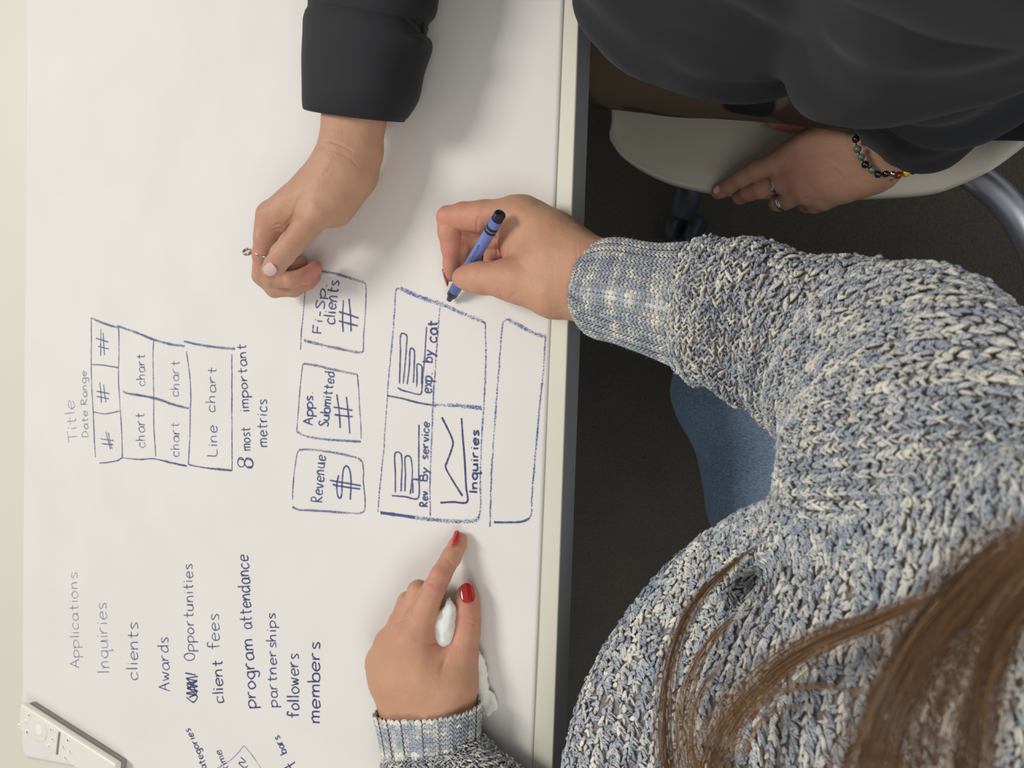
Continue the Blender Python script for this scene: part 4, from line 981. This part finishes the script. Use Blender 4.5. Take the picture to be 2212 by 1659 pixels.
BH = hand(
    palm=[B1('1800,420,520,19 1560,330,512,19 1300,330,506,17 1050,440,502,15 900,520,498,12'), B1('1800,560,515,19 1600,520,508,20 1300,560,500,17 1000,690,492,14 880,730,488,11'),
          B1('1780,640,505,17 1600,680,500,17 1300,760,494,15 1050,860,484,12 960,880,480,10'), B1('1600,250,508,16 1400,260,500,15 1200,300,490,13'), B1('1700,720,496,14 1450,830,490,12 1250,930,478,10 1180,950,472,9')],
    fingers=[B1('920,500,499,12 760,590,497,10.4 600,650,492,9.6 450,730,484,8.8 340,800,474,8.2 260,845,466,7.6 225,865,462,6.8'), B1('900,720,488,11 800,770,485,9.8 640,830,478,9.4 520,870,468,8.8 440,900,455,8.4 430,905,440,7.6'),
             B1('980,870,479,10 900,930,474,9.2 810,960,465,8.8 790,970,450,8 795,980,435,7'), B1('1220,940,472,9 1140,985,466,8.2 1075,985,455,7.6 1085,990,440,6.8'), B1('1350,280,494,13 1150,225,482,10 950,215,474,8.5 780,195,470,7.5')],
    kp=.014, kf=.006, res=.001, mode='A', kk=.001,
    creases=[(B1('740,655 800,640 850,600 870,540'), 1.2, .8), (B1('1500,190 1475,290 1470,400 1500,500 1540,570'), 1.0, .8), (B1('540,590 600,610 640,660'), 1, .3), (B1('500,610 540,640 560,690'), .8, .3),
             (B1('1000,520 1200,480 1400,460'), 2.5, -.7), (B1('1050,700 1250,640 1450,590'), 2.5, -.7), (B1('1120,850 1300,770 1450,700'), 2.2, -.6), (B1('1250,560 1330,600 1400,650 1450,720'), 1.5, -.5),
             (B1('820,860 870,850 920,830'), 1, .6), (B1('1000,980 1050,930 1100,920'), 1, .6)],
    pink=[(1500 + 900 / 4.424, 220 + 700 / 4.424, 70, .35), (1545, 410, 40, .5), (1600, 430, 30, .4), (1700, 268, 40, .9)])
TOR = Q('1640,-190,815,108 2010,-500,930,84 2350,-860,1060,84', 'A'); ARM = Q('1958,292,522,23 2005,230,590,37 2060,125,700,50 1992,-22,860,57 2230,-390,1000,58 2420,-600,1060,70', 'A')
RAR = Q('765,230,786,24 800,-100,800,34 850,-420,820,42 1300,-620,960,52 1800,-760,1050,60 2350,-860,1060,90', 'A')
TH1 = Q('2350,30,575,92 2000,44,560,92 1500,44,560,84 1150,60,560,76 1100,60,400,62 1100,60,70,50', 'A'); TH2 = Q('2350,-260,575,92 1500,-230,560,84 1150,-200,560,76 1100,-200,70,50', 'A')
def mcore(p):
    d = None
    for a, r, k_ in ((*TOR, .012), (*ARM, .008), (*RAR, .006), (*TH1, .012), (*TH2, .012)):
        c_ = chain(p, a, np.maximum(r - .014, .012), .02); d = c_ if d is None else smin(d, c_, .03)
    return d
lo, hi = bbox_of([q[0] for q in (TOR, ARM, RAR, TH1, TH2)], [q[1] for q in (TOR, ARM, RAR, TH1, TH2)])
CV, CF2 = surface_nets(mcore, lo, hi, .009)
V, Fq = join([(MH[0], MH[1]), (BH[0], BH[1]), (CV, CF2)])
obj('body', V, Fq, m_skin2, man, attrs=dict(pink=np.concatenate([MH[2], BH[2], np.zeros(len(CV))])))
m_nat = simple('clear_nail', srgb(222, 186, 180), .12, coat=.8, var=.03)
nail(MH, 583, 580, 571, 596, .0150, .0118, .0080, m_nat, man, 'natural glossy thumbnail', (-.2, 0, .2), .0004)
nail(BH, 1549, 409, 1540, 416, .010, .0080, .0058, m_nat, man, 'natural fingernail')

m_blk = NT('black_jersey'); m_blk.l(m_blk.ramp(m_blk.noise(12, 4), [(.3, srgb(13, 16, 22)), (.7, srgb(19, 22, 28))]), m_blk.b.inputs['Base Color'])
m_blk.b.inputs['Roughness'].default_value = .8; m_blk.b.inputs['Sheen Weight'].default_value = .06; m_blk.b.inputs['Sheen Roughness'].default_value = .5
m_blk.bump(m_blk.noise(1600, 2), .0003, .6)
def shirt(p):
    a = chain(p, *TOR, .01); b = chain(p, *ARM, .012)
    ap = Q('2010,-40,860,1 2060,125,700,1 1990,230,590,1', 'A')[0]
    b = b - .016 * np.maximum(vnoise(p * np.array([19, 30, 24]) + 3.1, 75), 0); d = smin(a, b, .004)
    f = np.maximum(vnoise(p * np.array([7, 20, 9]) + 1.7, 71), -.2) * .013 + vnoise(p * np.array([16, 34, 26]), 72) * .004 + np.maximum(vnoise(p * np.array([12, 12, 30]) + 4.4, 73), 0) * .010
    return d - f
clip_pl = P(1872, 290, .52)
lo, hi = bbox_of([TOR[0], ARM[0]], [TOR[1], ARM[1]], .025)
V, Fq = surface_nets(shirt, lo, hi, .0055); V = relax(V, Fq, 2)
obj('black_sweatshirt', V, Fq, m_blk.m, man)
# right forearm sleeve with its turned cuff
SLV = ring_surface([(676, 75, 792, 908, 95, 792, 30), (680, 40, 793, 912, 50, 793, 31), (683, 0, 795, 930, 0, 794, 33), (690, -150, 800, 945, -140, 800, 38), (720, -420, 820, 1040, -400, 820, 44), (1100, -760, 900, 1350, -420, 900, 54), (1700, -800, 1020, 1720, -380, 1000, 60)],
                   lambda u, v: .003 * vnoise(np.stack([np.asarray(u) * 14, np.asarray(v) * 5, np.asarray(u) * 0 + .5], 1), 81))
obj('sleeve', *sheet(SLV, 70, 48, 1, 0, cv=True), m_blk.m, man)
def cuff_b(u, v):
    u, v = np.asarray(u), np.asarray(v); return .0012 * np.exp(-((u - .97) / .03) ** 2) + .0016 * vnoise(np.stack([u * 4, v * 6, 0 * u], 1), 83) + .004 * np.exp(-((v - .47) / .03) ** 2 - ((u - .72) / .05) ** 2)
SC_ = ring_surface([(676, 233, 788, 858, 261, 787, 27), (676, 222, 789, 868, 245, 788, 29), (677, 190, 790, 890, 205, 789, 31), (678, 140, 791, 900, 150, 790, 32), (679, 90, 792, 912, 104, 791, 33), (680, 52, 793, 911, 80, 792, 33), (681, 48, 793, 905, 76, 792, 31.5)], cuff_b)
co = obj('sleeve_cuff', *sheet(SC_, 60, 56, 1, 0, cv=True), m_blk.m, man); sm_ = co.modifiers.new('thick', 'SOLIDIFY'); sm_.thickness = .0016; sm_.offset = -1
m_thr = simple('black_seam_thread', srgb(22, 23, 27), .8)
sv = np.linspace(.02, .48, 60); obj('cuff_seam', *tube(SC_(np.full(60, .975), sv) + [0, 0, .0008], .0007, 6), m_thr, man)
# dark camouflage trousers
m_cam = NT('dark_camouflage_cloth'); cn = m_cam.noise(11, 1, rough=.3); cmp_ = m_cam.n('ShaderNodeMapping'); cmp_.inputs['Location'].default_value = (.63, .31, .1); m_cam.l(m_cam.n('ShaderNodeTexCoord').outputs['Object'], cmp_.inputs[0]); cn2 = m_cam.noise(10, 1, rough=.3, vec=cmp_.outputs[0])
m_cam.l(m_cam.mix(m_cam.ramp(cn2, [(.52, (0, 0, 0, 1)), (.535, (1, 1, 1, 1))]), m_cam.ramp(cn, [(.0, srgb(74, 62, 48)), (.44, srgb(74, 62, 48)), (.46, srgb(98, 84, 68)), (.56, srgb(98, 84, 68)), (.58, srgb(66, 49, 40))]), srgb(16, 16, 18)), m_cam.b.inputs['Base Color'])
m_cam.b.inputs['Roughness'].default_value = .85
def trou(p): return smin(chain(p, *TH1, .01), chain(p, *TH2, .01), .02) + .003 * vnoise(p * 16, 91)
lo, hi = bbox_of([TH1[0], TH2[0]], [TH1[1], TH2[1]], .01)
V, Fq = surface_nets(trou, lo, hi, .008); V = relax(V, Fq, 2); obj('trousers', V, Fq, m_cam.m, man)

# ------------------------------------------------------------------ jewellery
m_sil = simple('polished_silver', srgb(200, 198, 192), .18, metal=1.0, var=.03)
def ringband(c, axis, R, r, seg=40, flat=1.6):
    d, s, u = frame_of(np.array(axis, float)); a = np.arange(seg) * 2 * math.pi / seg
    rad = np.cos(a)[:, None] * s + np.sin(a)[:, None] * u; b = np.arange(10) * 2 * math.pi / 10
    V = c + rad[:, None] * (R + r * np.cos(b)[None, :, None] * .6) + d * (r * flat * np.sin(b))[None, :, None]
    return V.reshape(-1, 3), gridfaces(seg, 10, cu=True, cv=True)
pA, pB = P(1500 + 820 / 4.424, 220 + 762 / 4.424, .4855), P(1500 + 740 / 4.424, 220 + 795 / 4.424, .482)
rg = empty('finger_ring', tuple((pA + pB) / 2), label='plain silver band on the middle finger of the hand on the chair', cat='ring')
obj('band', *ringband((pA + pB) / 2, pA - pB, .0103, .0011, flat=2.0), m_sil, rg)
pA, pB = P(1500 + 900 / 4.424, 220 + 930 / 4.424, .474), P(1500 + 815 / 4.424, 220 + 958 / 4.424, .466)
rg2 = empty('finger_ring', tuple((pA + pB) / 2), label='silver ring with ridged setting next to the plain silver band', cat='ring')
obj('band', *ringband((pA + pB) / 2, pA - pB, .0098, .0011, flat=2.2), m_sil, rg2)
up2 = unit(np.array([0, 0, CAMZ]) - (pA + pB) / 2); cc = (pA + pB) / 2 + up2 * .0105
ax_ = unit(pA - pB)
for k_ in (-1, 0, 1):
    q = cc + ax_ * k_ * .0017; obj('ridge', *tube([q - np.cross(ax_, up2) * .004, q + up2 * .0008, q + np.cross(ax_, up2) * .004], .0007, 6, 8), m_sil, rg2)
obj('stone', *ball(cc - ax_ * .0035 + up2 * .0005, .0019), m_sil, rg2)
# ring with an open circle setting on the hand over the paper
pc_ = T(545, 543, 46); rg3 = empty('finger_ring', tuple(pc_), label='silver ring with an upright open circle on the hand over the paper', cat='ring')
pf = T(500 + 178 / 2.439, 1330 / 2.439, 46.5); pdir = T(500 + 165 / 2.439, 1400 / 2.439, 42) - T(500 + 185 / 2.439, 1250 / 2.439, 50)
obj('band', *ringband(pf, pdir, .0104, .0007), m_sil, rg3)
oc = T(534, 544, 50)
V, Fq = ringband(oc, np.array([.25, .75, .75]), .0037, .0010); obj('circle_setting', V, Fq, m_sil, rg3)
obj('prong', *tube([T(541, 544, 49), T(548, 541, 51), T(551, 538, 51)], .0009, 8, 8), m_sil, rg3)
# beaded bracelet
m_bk = simple('black_onyx', srgb(26, 30, 30), .15, coat=.6, var=.1); m_gr = simple('green_grey_agate', srgb(112, 138, 126), .25, coat=.5, noise=240, var=.6)
m_rd = simple('dark_red_agate', srgb(140, 40, 24), .15, coat=.7, var=.1); m_yl = simple('amber_yellow_bead', srgb(210, 178, 30), .15, coat=.7, var=.1)
D1 = lambda x, y: (1640 + x / 3.867, 220 + y / 3.867)
beads = [(846, 160, 24, 'g', 524), (815, 236, 30, 'k', 530), (806, 312, 30, 'k', 533), (820, 395, 30, 'g', 534), (852, 462, 28, 'g', 532), (886, 524, 30, 'k', 529), (942, 568, 30, 'g', 524), (992, 606, 28, 'k', 520), (1058, 600, 28, 'k', 516), (1045, 636, 24, 'g', 508),
         (1100, 636, 26, 'g', 507), (1112, 600, 16, 's', 515), (1160, 612, 30, 'r', 510), (1226, 596, 30, 'y', 506), (1284, 578, 26, 'k', 502), (1320, 520, 26, 'k', 494), (1260, 330, 26, 'g', 486), (1120, 190, 26, 'k', 490), (960, 110, 26, 'k', 505)]
br = empty('bracelet', tuple(P(*D1(1000, 400), .5)), label='beaded bracelet of black, green, red and yellow stones at the black cuff', cat='bracelet')
pts = []
for x, y, r_, c_, z in beads:
    p = P(*D1(x, y), (z + 12) / 1000.); pts.append(p); rr = r_ / 3.867 / 2450 * 1.0 * (CAMZ - z / 1000.) / .7
    tag(obj('bead', *ball(p, max(rr, .0028), 14, 9), {'k': m_bk, 'g': m_gr, 's': m_sil, 'r': m_rd, 'y': m_yl}[c_], br), {'r': 'dark red bead', 'y': 'yellow bead', 's': 'silver bead'}.get(c_))
obj('cord', *tube(np.array(pts[:9] + pts[12:]), .0006, 5, 80), m_thr, br)

# ------------------------------------------------------------------ white shell chair
m_shell = simple('white_shell_plastic', srgb(226, 222, 208), .38, noise=10, var=.03)
m_chr = simple('brushed_chrome', srgb(196, 200, 210), .4, metal=1.0, noise=40, var=.06)
m_dk = simple('dark_grey_plastic', srgb(50, 60, 70), .5, var=.08)
chair = empty('office_chair', tuple(P(1700, 150, 0.0)), label='white shell chair under the person in black, with a chrome tube', cat='chair')
SE = [(1322, 288, 455), (1345, 322, 455), (1385, 352, 456), (1450, 382, 457), (1540, 402, 458), (1640, 411, 459), (1760, 414, 460), (1880, 411, 461), (2000, 402, 464), (2070, 380, 472), (2140, 345, 492), (2212, 290, 530), (2320, 200, 600), (2420, 90, 690)]
edge_ = np.array([P(a, b, c / 1000.) for a, b, c in SE]); edge_ = cr(edge_, 70)
mid_ = np.array([P(1315, -70, .435), P(1500, -70, .432), P(1700, -70, .430), P(1900, -70, .432), P(2080, -70, .45), P(2250, -80, .52), P(2480, -90, .64), P(2700, -90, .78)]); mid_ = cr(mid_, 70)
far_ = 2 * mid_ - edge_; far_[:, 2] = edge_[:, 2]
t = np.linspace(0, 1, 36)[None, :, None]
def arc_row(a, b, m_, tt): return a * (1 - tt) ** 2 + b * tt ** 2 + 2 * tt * (1 - tt) * (2 * m_ - (a + b) / 2)
SH = arc_row(edge_[:, None], far_[:, None], mid_[:, None], t)
# rolled rim
rim = edge_ + np.array([0, 0, -.008]); 
Vs = np.concatenate([(edge_ + np.array([0, .004, -.012]))[:, None], (edge_ + np.array([0, -.0015, -.006]))[:, None], SH], 1)
o = obj('seat_shell', Vs.reshape(-1, 3), gridfaces(70, 38), m_shell, chair); md = o.modifiers.new('thick', 'SOLIDIFY'); md.thickness = .006; md.offset = 1
def flipz(o):
    pass
obj('frame_tube', *tube([P(1700, 100, .40), P(1950, 290, .41), P(2060, 352, .43), P(2115, 388, .44), P(2170, 435, .44), P(2215, 500, .435), P(2250, 600, .42), P(2260, 800, .40)], .0140, 20, 60), m_chr, chair)
hub = P(1750, -150, .0); hub[2] = 0
obj('gas_column', *lathe((hub[0], hub[1], .09), (hub[0], hub[1], .41), [(0, .0), (0, .03), (.12, .03), (.12, .022), (.31, .022), (.32, .06), (.32, 0)], 24), m_chr, chair)
tips = [P(1470, 470, .075)]
d0 = tips[0] - hub; a0 = math.atan2(d0[1], d0[0]); R0 = math.hypot(d0[0], d0[1])
for k_ in range(5):
    a = a0 + k_ * 2 * math.pi / 5; e = np.array([hub[0] + R0 * math.cos(a), hub[1] + R0 * math.sin(a), .075])
    obj('base_arm', *tube([np.array([hub[0], hub[1], .11]), (np.array([hub[0], hub[1], .115]) + e) / 2 + [0, 0, .008], e], [.022] * 12, 12, 12), m_dk, chair)
    for sg_ in (-1, 1):
        n_ = np.array([-math.sin(a), math.cos(a), 0]); c0 = e + n_ * sg_ * .018 + np.array([math.cos(a), math.sin(a), 0]) * .01; c0[2] = .028
        obj('caster', *lathe(c0 - n_ * .009, c0 + n_ * .009, [(0, 0), (0, .024), (.003, .0275), (.015, .0275), (.018, .024), (.018, 0)], 24), m_dk, chair)
